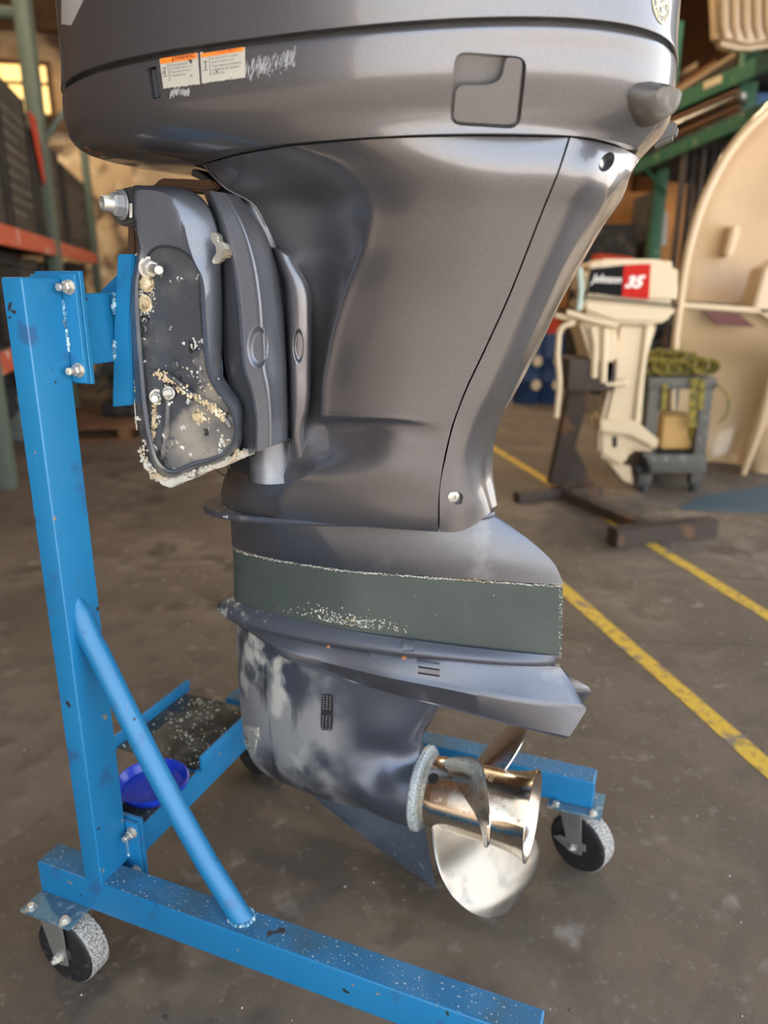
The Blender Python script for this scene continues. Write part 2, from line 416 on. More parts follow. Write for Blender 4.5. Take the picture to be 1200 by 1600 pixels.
m_lid = mat('blue_plastic', (0.006, 0.035, 0.42), 0.28, 0.0, 0.2, over=[((0.02, 0.09, 0.5), 20, 0.62, 0.72, 6, 0.5)])
m_tyre = mat('black_caster_tyre', (0.014, 0.014, 0.015), 0.5, over=[((0.05, 0.05, 0.05), 60, 0.6, 0.75, 5, 0.8)])
m_tread = mat('dusty_tread', (0.20, 0.19, 0.175), 0.9, over=[((0.42, 0.41, 0.39), 330, 0.45, 0.55, 2), ((0.09, 0.085, 0.08), 240, 0.56, 0.64, 2)], bump=(400, 0.5, 0.001))
m_weld = mat('painted_weld', (0.07, 0.22, 0.36), 0.5, 0.1, over=[((0.4, 0.55, 0.6), 90, 0.5, 0.62, 3, 0.5)], bump=(90, 0.9, 0.003))
m_white = mat('label_white', (0.74, 0.72, 0.64), 0.5, over=[((0.10, 0.11, 0.14), 60, 0.655, 0.675, 6)])
m_orange = mat('label_orange', (0.80, 0.20, 0.02), 0.5)
m_ink = mat('label_ink', (0.13, 0.12, 0.11), 0.6)
m_inkblack = mat('label_ink_dark', (0.06, 0.03, 0.02), 0.6)
m_gold = mat('badge_gold', (0.62, 0.55, 0.36), 0.35, 0.6)
m_scuff = mat('scuffed_paint', (0.34, 0.35, 0.36), 0.7, 0.1)
m_trimline = mat('silver_stripe', (0.55, 0.55, 0.54), 0.3, 0.5)
m_brownpart = mat('rusty_brown_steel', (0.10, 0.055, 0.03), 0.5, 0.4, over=[((0.20, 0.11, 0.05), 40, 0.5, 0.7, 6, 0.7)])
m_amber = mat('amber_residue', (0.16, 0.05, 0.018), 0.25, 0.2, over=[((0.4, 0.33, 0.26), 40, 0.62, 0.7, 5)])

# ================================================================ outboard motor
MB = Vector((-0.50, V0, 0.0))
motor = thing('outboard_motor', 'large dark grey outboard motor hung on the blue rolling stand', 'outboard motor', MB, 'E')

# cowlings
ct = fit([(1.468, 1.468, 97, 1058, 0.268, 0.45, 2.3, 2.7), (1.50, 1.50, 95, 1060, 0.272, 0.45, 2.3, 2.7)])
a0, a1 = ct
def grow(st, z, df, dr, W, nf=2.3, nr=2.7): return (z, z, st[2] + df, st[3] - dr, W, 0.45, nf, nr)
cap_st = [grow(a0, 1.468, 0.012, 0.012, 0.258), a0, grow(a0, 1.474, -0.001, -0.001, 0.2695), a1, grow(a1, 1.60, 0.006, 0.004, 0.272), grow(a1, 1.70, 0.022, 0.02, 0.262), grow(a1, 1.79, 0.06, 0.06, 0.235), grow(a1, 1.85, 0.13, 0.14, 0.18), grow(a1, 1.875, 0.25, 0.28, 0.09), grow(a1, 1.88, 0.4, 0.45, 0.02)]
upper = obj('upper_cowling', loft(cap_st, 120, 4), m_paint, motor)
gst = [grow(a0, 1.452, 0.009, 0.009, 0.259), grow(a0, 1.472, 0.009, 0.009, 0.259)]
obj('cowling_gasket', loft(gst, 120, 1, True), m_rubber, motor, label='black rubber seal line')
pan_st = fit([(1.4605, 1.4605, 98, 1057.5, 0.2685, 0.45, 2.3, 2.7), (1.456, 1.456, 97.2, 1058, 0.2695, 0.45, 2.3, 2.7), (1.44, 1.44, 98.5, 1056, 0.269, 0.45, 2.3, 2.6), (1.42, 1.42, 103, 1052, 0.266, 0.45, 2.3, 2.6), (1.402, 1.402, 114, 1046, 0.260, 0.45, 2.3, 2.5),
              (1.389, 1.389, 138, 1036, 0.253, 0.45, 2.4, 2.45), (1.379, 1.379, 195, 1023, 0.247, 0.45, 2.6, 2.4), (1.370, 1.370, 262, 1012, 0.242, 0.45, 2.8, 2.3), (1.3625, 1.3625, 314, 1002, 0.238, 0.45, 3.0, 2.3)])
lower = obj('lower_cowling', loft(pan_st, 160, 3), m_paint, motor)

# side cover and rear cover: measured rows, last number of each point = depth off the middle plane
def dz(x, y, z): return V0 - PZ(x, y, z).y
def D(x, y, d): return P(x, y, V0 - d)
ZT = 1.361
def T(x, y): q = PZ(x, y, ZT); q.y = min(q.y, V0); return q
top_row = [T(318, 257), T(385, 240), T(450, 229), T(560, 219), T(700, 214), T(888, 215)]
rowsA = [
    top_row,
    [D(350, 292, .150), D(430, 280, .166), D(540, 266, .212), D(620, 262, .214), D(730, 264, .205), D(871, 268, .165)],
    [D(398, 322, .128), D(480, 322, .136), D(578, 320, .188), D(650, 322, .192), D(740, 324, .184), D(848, 325, .152)],
    [D(420, 368, .112), D(492, 376, .116), D(570, 386, .170), D(640, 388, .174), D(725, 390, .166), D(822, 392, .138)],
    [D(468, 424, .100), D(500, 440, .102), D(542, 450, .148), D(620, 454, .156), D(704, 458, .150), D(795, 460, .126)],
    [D(485, 500, .088), D(498, 520, .096), D(517, 532, .130), D(590, 538, .140), D(674, 540, .136), D(758, 542, .115)],
    [D(482, 575, .080), D(490, 590, .088), D(504, 602, .118), D(572, 612, .128), D(648, 616, .126), D(722, 620, .108)],
    [D(478, 636, .078), D(484, 646, .086), D(502, 650, .114), D(566, 652, .124), D(630, 656, .123), D(706, 664, .104)],
    [D(462, 664, .084), D(480, 668, .092), D(505, 660, .096), D(566, 659, .108), D(624, 660, .119), D(702, 680, .103)],
    [D(450, 692, .095), D(478, 700, .100), D(516, 700, .098), D(566, 694, .107), D(616, 692, .116), D(694, 714, .101)],
    [D(380, 722, .060), D(425, 732, .098), D(480, 740, .116), D(548, 738, .117), D(610, 738, .115), D(688, 750, .099)],
    [D(354, 738, .030), D(395, 748, .094), D(450, 760, .114), D(540, 768, .114), D(606, 772, .110), D(685, 780, .096)],
    [D(346, 782, .020), D(376, 794, .080), D(438, 805, .102), D(524, 812, .102), D(606, 820, .098), D(684, 824, .086)],
    [D(349, 793, .016), D(378, 802, .076), D(440, 811, .098), D(524, 819, .098), D(606, 826, .094), D(684, 831, .082)],
]
def tighten(rows, j, a=.82, b=.22):           # keep the crest line j crisp
    return [r[:j] + [r[j - 1].lerp(r[j], a), r[j], r[j].lerp(r[j + 1], b)] + r[j + 1:] for r in rows]
rowsA = tighten(rowsA, 2)
rowsA.insert(7, [p.lerp(q, .8) for p, q in zip(rowsA[6], rowsA[7])])
arrA = net(rowsA, 6, 7)
side = obj('side_cover', mirrored_solid(arrA), m_paint, motor, ang=42)
def T2(x, y): return T(x, y)
rowsB = [
    [T(891.5, 215), T(925, 220), T(958, 228), T(985, 238), D(1000, 248, 0)],
    [D(874, 268, .164), D(915, 272, .145), D(945, 280, .105), D(965, 288, .05), D(974, 292, 0)],
    [D(851, 325, .151), D(888, 330, .132), D(912, 336, .098), D(930, 342, .05), D(940, 347, 0)],
    [D(825, 392, .137), D(858, 396, .120), D(880, 400, .090), D(896, 403, .04), D(904, 406, 0)],
    [D(798, 460, .125), D(828, 464, .108), D(848, 467, .08), D(863, 469, .035), D(870, 471, 0)],
    [D(761, 542, .114), D(790, 545, .100), D(812, 548, .075), D(825, 550, .03), D(831, 552, 0)],
    [D(725, 620, .107), D(756, 622, .094), D(776, 624, .068), D(788, 626, .03), D(794, 627, 0)],
    [D(709, 664, .103), D(736, 666, .090), D(754, 668, .064), D(766, 670, .03), D(772, 671, 0)],
    [D(697, 714, .100), D(722, 715, .086), D(741, 716, .060), D(753, 717, .03), D(759, 718, 0)],
    [D(688, 760, .097), D(716, 760, .084), D(740, 758, .058), D(753, 756, .03), D(759, 755, 0)],
    [D(687, 800, .092), D(718, 800, .078), D(743, 792, .054), D(759, 782, .03), D(765, 779, 0)],
    [D(687, 831, .082), D(716, 831, .072), D(744, 818, .05), D(763, 803, .03), D(770, 798, 0)],
]
arrB = net(rowsB, 6, 7)
rear = obj('rear_cover', mirrored_solid(arrB), m_paint, motor, ang=42, label='rear panel of the leg, split from the side by a dark seam')

# flange under the covers, casing, painted band, ribs
def st_px(f, r, W, sm=0.42, nf=2.2, nr=1.35, df=0.0, dr=0.0):
    a = P(f[0], f[1], V0); b = P(r[0], r[1], V0)
    return (a.z + df, b.z + dr, f[0], r[0], W, sm, nf, nr)
fl = fit([st_px((319, 778), (772, 799), .098, .40, 2.3, 1.8), st_px((318, 783), (774, 803), .101, .40, 2.3, 1.8), st_px((319, 788), (773, 807), .098, .40, 2.3, 1.8)])
obj('flange_plate', loft(fl, 120, 2), m_worn_front, motor, label='thin worn flange plate under the side cover')
cs = fit([st_px((359, 785), (771, 802), .080), st_px((360, 808), (792, 818), .078, nr=1.2), st_px((361, 826), (832, 848), .072, nr=1.12), st_px((362, 842), (865, 880), .064, nr=1.1), st_px((363, 848), (881, 914), .056, nr=1.08)])
obj('mid_casing', loft(cs, 120, 4), m_paint_low, motor)
bs = fit([st_px((364, 849), (879, 916), .054, nr=1.08), st_px((366, 938), (877, 1029), .050, nr=1.08)])
obj('painted_band', loft(bs, 120, 6), m_band, motor, label='dull dark green band around the casing')
# ragged chipped paint along both edges of the band
bm = bmesh.new(); random.seed(3)
tb = bvh(bpy.data.objects['painted_band'], bpy.data.objects['mid_casing'])
def edgeline(x0, x1, fn, n, dens=1.0):
    for i in range(n):
        x = x0 + (x1 - x0) * (i + random.random()) / n
        y = fn(x) + random.gauss(0, 0.9)
        p, nr = hit(tb, x, y)
        if p: blob(bm, p, random.uniform(.0006, .0016), 0.4, 1, .8)
top_e = lambda x: 849 + (x - 364) * .33 * math.exp(-(x - 364) / 140) + (x - 364) * 0.115
def lerp_pts(pts):
    def f(x):
        for a, b in zip(pts, pts[1:]):
            if x <= b[0]: return a[1] + (b[1] - a[1]) * (x - a[0]) / (b[0] - a[0])
        return pts[-1][1]
    return f
def ringline(st):
    pr = sorted([proj(p) for p in ring(st, 160) if p.y < V0])
    return lerp_pts(pr)
top_e = ringline(cs[-1]); bot_e = ringline(bs[-1])
edgeline(366, 878, lambda x: top_e(x) + 2, 420)
edgeline(368, 876, lambda x: bot_e(x) - 2, 380)
for i in range(260):
    x = random.gauss(545, 38); y = bot_e(x) - 14 - abs(random.gauss(0, 9))
    p, nr = hit(tb, x, y)
    if p: blob(bm, p, random.uniform(.0006, .0018), .5, 1, .8)
for i in range(70):
    p, nr = hit(tb, random.uniform(873, 880), random.uniform(915, 1028))
    if p: blob(bm, p, random.uniform(.0005, .0012), .4, 1)
obj('chipped_paint', bm, m_crust, motor, kind='stuff', label='ragged white chipped paint edging the green band')

rb = fit([st_px((364, 930), (876, 1024), .052), st_px((343, 936), (872, 1028), .060, nr=1.5), st_px((339, 943), (870, 1032), .064, nr=1.6), st_px((342, 951), (868, 1036), .064, nr=1.6), st_px((354, 960), (866, 1039), .056, nr=1.6)])
rb = [tuple(s[:4]) + (s[4],) + tuple(s[5:]) for s in rb]
obj('splash_rib', loft(rb, 120, 4), m_worn_front, motor, label='rounded splash rib, worn pale at the front tip')
# anti ventilation plate body
def pr_(pts): return [Vector((q.x, min(q.y, V0 - .004), q.z)) for q in (PZ(*p) for p in pts)]
rowsP = [
    pr_([(366, 962, .612), (420, 982, .606), (520, 1002, .602), (600, 1014, .602), (700, 1030, .604), (800, 1038, .606), (878, 1034, .612)]),
    pr_([(370, 970, .606), (425, 994, .597), (520, 1018, .590), (600, 1030, .590), (700, 1046, .590), (800, 1058, .588), (890, 1054, .594)]),
    pr_([(376, 976, .602), (430, 1006, .588), (520, 1029, .578), (608, 1046, .575), (700, 1065, .570), (800, 1086, .566), (912, 1101, .567)]),
    pr_([(378, 979, .599), (432, 1010, .585), (520, 1033, .574), (608, 1050, .571), (700, 1070, .566), (800, 1091, .562), (916, 1107, .561)]),
    pr_([(381, 982, .596), (434, 1014, .581), (520, 1038, .569), (608, 1057, .565), (700, 1077, .560), (800, 1098, .555), (915, 1112, .556)]),
    pr_([(400, 990, .590), (440, 1024, .570), (520, 1053, .545), (608, 1080, .530), (700, 1104, .520), (800, 1131, .514), (890, 1151, .513)]),
    pr_([(402, 992, .588), (442, 1027, .568), (521, 1056, .543), (609, 1083, .528), (701, 1107, .518), (801, 1134, .512), (884, 1154, .511)]),
]
for r_ in rowsP[:-1]:                       # bolt bosses swell the side a little
    for i, k in ((3, .004),): r_[i].y -= k
arrP = [resample(r_, 8) for r_ in rowsP]
for i, r_ in enumerate(arrP):               # hollow notch at the very back
    q = r_[-1]; r_.append(Vector((q.x - (.001 if i == 0 else .05), V0, q.z + (.0 if i < 2 else .004))))
plate = obj('anti_ventilation_plate', mirrored_solid(arrP), m_paint_low, motor, ang=38)

# gearcase: strut, bullet and its front edge as one surface
def CYL(u, th, r=.071): return Vector((u, V0 - r * math.cos(R(th)), .317 + r * math.sin(R(th))))
rowsG = [
    [D(368, 975, 0), D(384, 985, .026), D(440, 1004, .046), D(540, 1040, .05), D(620, 1062, .045), D(676, 1085, .02), D(692, 1090, 0)],
    [D(373, 1060, 0), D(391, 1063, .030), D(450, 1075, .050), D(540, 1090, .052), D(620, 1102, .042), D(666, 1118, .018), D(678, 1120, 0)],
    [D(377, 1118, 0), D(397, 1122, .032), D(455, 1136, .054), D(540, 1144, .054), D(608, 1148, .044), D(648, 1148, .022), D(661, 1150, 0)],
    [D(382, 1152, 0), D(404, 1158, .034), D(458, 1170, .057), D(540, 1172, .057), D(600, 1174, .037), CYL(-.405, 66), CYL(-.380, 75)],
    [D(387, 1172, 0), D(412, 1182, .034), D(462, 1196, .058), D(540, 1200, .062), CYL(-.445, 36, .067), CYL(-.405, 34), CYL(-.380, 38)],
    [D(393, 1186, 0), D(422, 1200, .032), D(470, 1216, .055), D(540, 1224, .064), CYL(-.445, 5, .068), CYL(-.405, 5), CYL(-.380, 5)],
    [D(402, 1198, 0), D(436, 1214, .026), D(486, 1232, .046), D(548, 1246, .054), CYL(-.445, -35, .067), CYL(-.405, -35), CYL(-.380, -35)],
    [D(416, 1210, 0), D(450, 1226, .014), D(500, 1244, .024), D(552, 1258, .028), CYL(-.445, -68, .066), CYL(-.405, -68), CYL(-.380, -68)],
    [D(430, 1217, 0), D(462, 1232, 0), D(508, 1250, 0), D(556, 1264, 0), CYL(-.445, -90, .066), CYL(-.405, -90), CYL(-.380, -90)],
]
gear = obj('gearcase', mirrored_solid(net(rowsG, 6, 8)), m_gear, motor, ang=60)
bmk = bmesh.new()
rowsK = [
    [D(470, 1228, 0), D(500, 1238, .010), D(560, 1256, .012), D(620, 1272, .010), D(662, 1284, 0)],
    [D(505, 1258, 0), D(530, 1268, .007), D(580, 1285, .009), D(630, 1302, .007), D(668, 1314, 0)],
    [D(555, 1298, 0), D(576, 1306, .005), D(612, 1318, .007), D(645, 1332, .005), D(673, 1346, 0)],
    [D(610, 1340, 0), D(626, 1346, .003), D(645, 1354, .004), D(662, 1362, .003), D(678, 1370, 0)],
    [D(672, 1384, 0), D(675, 1386, .0015), D(678, 1388, .002), D(680, 1389, .0015), D(683, 1390, 0)],
]
obj('skeg', mirrored_solid(net(rowsK, 5, 6)), m_skeg, motor, ang=60)

# ---------------------------------------------------------------- cut-outs on the painted panels
def prism(tree, pts, inn, out):
    """outline of photo points on a surface -> prism that runs through it"""
    A, N = [], Vector((0, 0, 0))
    for x, y in pts:
        p, n = hit(tree, x, y)
        A.append(p); N += n
    N.normalize(); c = sum(A, Vector()) / len(A)
    return A, N, c
def round_poly(pts, k=0.30, n=5):
    out = []; m = len(pts)
    for i in range(m):
        a, b, c = Vector(pts[i - 1]), Vector(pts[i]), Vector(pts[(i + 1) % m])
        r = pts_r[i] if pts_r else k
        p, q = b + (a - b).normalized() * r, b + (c - b).normalized() * r
        for j in range(n + 1):
            t = j / n; out.append(tuple(p * (1 - t) ** 2 + b * 2 * t * (1 - t) + q * t * t))
    return out
pts_r = None
def prism_bm(A, N, inn, out):
    bm = bmesh.new(); a = [bm.verts.new(p + N * out) for p in A]; b = [bm.verts.new(p - N * inn) for p in A]
    bm.faces.new(a); bm.faces.new(b[::-1])
    for i in range(len(A)): bm.faces.new((a[i], b[i], b[(i + 1) % len(A)], a[(i + 1) % len(A)]))
    return bm
tl = bvh(lower)
slot = round_poly([(229, 107), (244, 103), (252, 152), (237, 156)], 3, 3)
A0, N2, c = prism(tl, slot, .02, .02)
cut(lower, prism_bm(A0, N2, .012, .02))
pocket = round_poly([(711, 80), (824, 89), (812, 202), (702, 195)], 20)
A, N, c = prism(tl, pocket, .02, .02)
cut(lower, prism_bm(A, N, .030, .03))
# latch plate: the pocket minus a finger recess at its upper left, 3 mm gap all round
pts_r = [7, 10, 14, 12, 14, 14, 10]
lv = round_poly([(791, 89), (817, 92), (806, 195), (708, 190), (713, 133), (768, 133), (785, 122)], 8, 4)
pts_r = None
A2 = [hit(tl, x, y)[0] for x, y in lv]
obj('latch_lever', prism_bm(A2, N, .012, .0), m_paint, motor, label='flush latch lever in a rounded square pocket')
A3 = [p - N * .0195 for p in [hit(tl, x, y)[0] for x, y in pocket]]
A = A0
cc = sum(A, Vector()) / len(A)
obj('slot_insert', prism_bm([cc + (p - cc) * 0.66 + Vector((0, 0, (p - cc).z * .22)) for p in A], N2, .0119, -.0045), mat('slot_insert', (0.05, 0.055, 0.065), 0.4, 0.3), motor, label='dark insert in the narrow upright slot')
# screw recess in the rear cover
tr = bvh(rear)
def ellipse(cx, cy_, a, b, rot, n=20):
    return [(cx + a * math.cos(t) * math.cos(rot) - b * math.sin(t) * math.sin(rot), cy_ + a * math.cos(t) * math.sin(rot) + b * math.sin(t) * math.cos(rot)) for t in [2 * math.pi * k / n for k in range(n)]]
A, N3, c = prism(tr, ellipse(948, 253, 10, 17, R(32)), 0, 0)
cut(rear, prism_bm(A, N3, .010, .02))
obj('screw', Lt(c - N3 * .0105, N3, [(0, .006), (.004, .006), (.005, .004)], 14), m_steel, motor)
pts_r = None
A, N4, c = prism(tr, round_poly([(700, 770), (718, 768), (724, 774), (722, 788), (712, 789), (700, 782)], 4, 3), 0, 0)
cut(rear, prism_bm(A, N4, .010, .02))
bm = bmesh.new(); lathe(bm, hit(tr, 709, 777)[0] - N4 * .009, N4, [(0, .009), (.008, .009), (.010, .006), (.010, .0035), (.006, .003)], 18)
obj('screw', bm, m_zinc, motor)
# rubber fitting on the rear corner of the lower cowling
tl = bvh(lower)
pl_pts = [(990, 136), (1008, 129), (1028, 131), (1042, 138), (1046, 148), (1040, 170), (1026, 184), (1003, 197), (990, 182), (983, 162), (984, 145)]
A = [hit(tl, x, y)[0] for x, y in pl_pts if hit(tl, x, y)[0]]
Np = hit(tl, 1012, 165)[1]
cc = sum(A, Vector()) / len(A)
bm = bmesh.new()
rg = []
for off, sc_, sh in [(-.004, 1.06, 0), (.003, 1.03, 0), (.012, .93, .001), (.018, .80, .003), (.020, .66, .006)]:
    rg.append([bm.verts.new(cc + (p - cc) * sc_ + Np * off + Vector((sh, -sh, sh))) for p in resample(A, 3, True)])
for a, b in zip(rg, rg[1:]):
    for k in range(len(a)): bm.faces.new((a[k], a[(k + 1) % len(a)], b[(k + 1) % len(a)], b[k]))
bm.faces.new(rg[-1])
plug = obj('rubber_grommet', bm, m_plug, motor, ang=50, label='brown grey rubber grommet with a spout')
sp_p = cc + Np * .016 + Vector((.006, 0, .008)); sp_d = (Np * 0.5 + Vector((.8, -.25, -.1))).normalized()
bm = bmesh.new(); lathe(bm, sp_p, sp_d, [(-.012, .013), (.000, .0125), (.004, .011), (.004, .007), (-.004, .006)], 20); obj('spout', bm, m_plug, plug)
# far side twin of the grommet peeks past the rear edge
bm = slab([P(1020, 196, 1.24), P(1038, 183, 1.24), P(1061, 194, 1.24), P(1055, 214, 1.24), P(1018, 230, 1.24)], (0, .03, 0), .004)
obj('rubber_grommet', bm, mat('far_grommet', (0.10, 0.098, 0.095), 0.55), motor)

# vents under the casing, bolts and the pale block on the rib
tp = bvh(plate, bpy.data.objects['splash_rib'])
for k in range(3):
    y0 = 1033 + k * 9.5
    A, N5, c = prism(tp, round_poly([(653, y0 - 2.2), (687, y0 + 2.8), (687, y0 + 5.6), (653, y0 + .8)], 1.3, 2), 0, 0)
    cut(plate, prism_bm(A, N5, .008, .02))
for x, y in [(513, 1009), (631, 1027)]:
    p, n = hit(tp, x, y)
    if p: obj('bolt', Lt(p - n * .003, n, [(0, .0045), (.005, .0045), (.006, .003)], 8), mat('copper_bolt', (.42, .17, .08), .45, .4), motor)
fn = patch_map(tp, [(632, 1003), (648, 1004), (647, 1017), (631, 1016)], 0)
obj('rib_block', patch_sheet(fn, 0, 1, 0, 1, 4, 4, .006, .012), m_paint_low, motor)

# water pickup grille and front anode
tg = bvh(gear)
gf = patch_map(tg, [(503, 1084), (521, 1085), (520, 1141), (501, 1140)], 0.0)
def rnd(s, t, a, b):
    k = 1 - 0.10 * (abs(2 * b - 1) ** 6) * 2; return 0.5 + (s - 0.5) * k, t
intake = obj('water_intake', patch_sheet(gf, 0, 1, 0, 1, 8, 14, .0012, .002, rnd), m_dark, motor, label='black water intake grille')
bm = bmesh.new()
for row in range(14):
    if row in (6, 7): continue
    for col in range(3):
        s, t = .2 + col * .28, (row + .7) / 14.4
        p = gf(s, t, .0022); blob(bm, p, .0016, .2, 1, .6)
obj('grille_studs', bm, mat('intake_grey', (.17, .18, .19), .45, .3), intake, kind='stuff')
af = patch_map(tg, [(384, 1131), (405, 1136), (399, 1176), (380, 1166)], 0.0)
bm = patch_sheet(af, 0, 1, 0, 1, 8, 8, .003, .006)
obj('anode', bm, mat('anode', (.33, .33, .30), .7, .3, over=[((.6, .58, .5), 90, .55, .62, 5), ((.1, .1, .1), 60, .58, .66, 5)], bump=(150, .8, .003)), motor, label='pitted pale anode on the leading edge')

# ---------------------------------------------------------------- labels, badge and stripe on the cowlings
def label_plate(q, head, lines, flip):
    fn = patch_map(tl, q, 0.0004, 20)
    random.seed(len(head))
    jag = [random.uniform(-.03, .05) for _ in range(40)]
    def ed(s, t, a, b):
        if b > .95: t += jag[int(a * 30)]
        return s, min(t, 1)
    o = obj('warning_label', patch_sheet(fn, 0, 1, 0, 1, 40, 40, .0003, .0005, ed), m_white, motor, label=flip)
    obj('label_header', patch_sheet(fn, .02, .98, .03, .25, 24, 12, .0009, .0003), m_orange, o)
    mp = lambda s0, s1, t0, t1: (lambda x, y, z: fn(s0 + (s1 - s0) * x, t1 + (t0 - t1) * y, .0014))
    hb = text_bm(head, mp(.40, .92, .10, .21), bold=.015)
    tri = [fn(s, t, .0014) for s, t in [(.33, .22), (.36, .10), (.39, .22)]]
    hb.faces.new([hb.verts.new(p) for p in tri])
    obj('label_heading_text', hb, m_inkblack, o)
    bm = bmesh.new()
    for i, (ln, w) in enumerate(lines):
        join(bm, text_bm(ln, mp(.25, .25 + w, .30 + i * .105, .375 + i * .105)))
    obj('label_text', bm, m_ink, o)
    bm = bmesh.new()
    for k, (s0, s1, t0, t1) in enumerate([(.20, .21, .28, .80), (.06, .16, .38, .40), (.10, .12, .36, .60), (.05, .15, .62, .64)]):
        join(bm, patch_sheet(fn, s0, s1, t0, t1, 2, 6, .0010, .0002))
    obj('label_pictogram', bm, m_ink, o)
label_plate([(249, 88), (309, 78), (313, 132), (256, 139)], 'WARNING', [('Do not remove the', .48), ('cover while engine is on.', .62), ('Keep hands and loose', .55), ('clothing away', .40)], 'white warning label with orange header, left of the pair, scraped at its lower right')
label_plate([(313, 77), (383, 66), (384, 121), (316, 131)], 'AVERTISSEMENT', [('Ne pas retirer le capot', .60), ('quand le moteur tourne.', .52), ('Tenir mains et vetements', .68), ('a distance du moteur.', .64), ('Garder fixe.', .3)], 'white warning label with orange header, right of the pair, torn lower edge')
# scraped paint beside the labels
bm = bmesh.new(); random.seed(5)
for i in range(150):
    x = random.uniform(384, 462); y = 108 - (x - 384) * .22 + random.gauss(0, 7)
    p, n = hit(tl, x, y)
    if p:
        L = random.uniform(.001, .0045); t = Vector((.35, 0, .94)).cross(n).cross(n).normalized()
        tube(bm, [p - t * L, p + t * L], random.uniform(.0002, .0006), 4)
for i in range(60):
    x = random.uniform(266, 296); y = 150 - (x - 266) * 1.1 + random.gauss(0, 4)
    if y < 141 - (x - 256) * 0.12: y = 141 + random.uniform(0, 6)
    p, n = hit(tl, x, y)
    if p:
        L = random.uniform(.001, .004); t = Vector((.5, 0, .8)).cross(n).cross(n).normalized()
        tube(bm, [p - t * L, p + t * L], random.uniform(.0002, .0007), 4)
obj('scratches', bm, m_scuff, motor, kind='stuff', label='pale scrape marks trailing right of the warning labels')
# round badge near the top right, partly out of the picture
tu = bvh(upper)
p0, n0 = hit(tu, 1034, 2)
bt = Vector((0, 0, 1)); br = bt.cross(n0).normalized() * -1
if br.x < 0: br = -br
def bdg(r0, r1, a0, a1, up, n=10):
    arr = []
    for j in range(3):
        r = r0 + (r1 - r0) * j / 2; row = []
        for i in range(n + 1):
            a = a0 + (a1 - a0) * i / n
            q = p0 + br * (r * math.cos(a)) + bt * (r * math.sin(a))
            l, nn, ii, dd = tu.ray_cast(q + n0 * .05, -n0)
            row.append((l if l else q) + n0 * up)
        arr.append(row)
    return shell(arr, -n0 * .0005)
badge = obj('badge', bdg(.0005, .0215, 0, 2 * math.pi, .0006, 40), mat('badge_dark', (.10, .10, .11), .4, .3), motor, label='round gold and silver emblem badge at the upper rear corner')
obj('badge_ring', bdg(.0208, .0222, 0, 2 * math.pi, .0011, 40), m_gold, badge)
obj('badge_ring', bdg(.0132, .0142, 0, 2 * math.pi, .0011, 40), m_gold, badge)
for k in range(8):
    if k % 2: obj('badge_check', bdg(.001, .007, k * math.pi / 4, (k + 1) * math.pi / 4, .0011, 4), m_gold, badge)
    else: obj('badge_check', bdg(.007, .0132, k * math.pi / 4, (k + 1) * math.pi / 4, .0011, 4), m_gold, badge)
bm = bmesh.new()
for k in range(26):
    a = math.pi * 2 * k / 26
    if k % 5 == 4: continue
    join(bm, bdg(.0152, .0198, a, a + .06, .0011, 2)); join(bm, bdg(.0152 if k % 2 else .0185, .0165 if k % 2 else .0198, a, a + .15, .0011, 2))
obj('badge_lettering', bm, m_gold, badge, kind='stuff')
# silver stripe end on the cap's front
fn = patch_map(tu, [(97, -6), (134, -6), (112, 40), (97, 38)], .0005, 6)
obj('silver_stripe', patch_sheet(fn, 0, 1, 0, 1, 8, 8, .0005, .0006), m_trimline, motor, label='pale silver stripe end at the front of the upper cowling')

# ---------------------------------------------------------------- propeller
HZ = 0.317; HU0, HU1 = -0.372, -0.178
hub_c = Vector((HU0, V0, HZ)); AX = Vector((1, 0, 0))
obj('bearing_ring', Lt(hub_c + AX * -.008, AX, [(-.004, .068), (-.002, .0735), (.002, .0765), (.009, .0765), (.013, .073), (.014, .066)], 56), m_hubring, motor, label='speckled grey ring behind the propeller')
prof = [(.006, .058), (.010, .061), (.03, .0625), (.09, .0635), (.14, .0645), (.165, .067), (.185, .073), (.197, .0795), (.1985, .079), (.197, .076), (.185, .069), (.16, .060), (.10, .055), (.04, .053)]
hb = obj('propeller', Lt(hub_c, AX, prof, 72, True, True), m_prop, motor, label='polished three-blade stainless propeller')
def tabl(pts, x):
    for a, b in zip(pts, pts[1:]):
        if x <= b[0]: t = (x - a[0]) / (b[0] - a[0]); return a[1] + (b[1] - a[1]) * t
    return pts[-1][1]
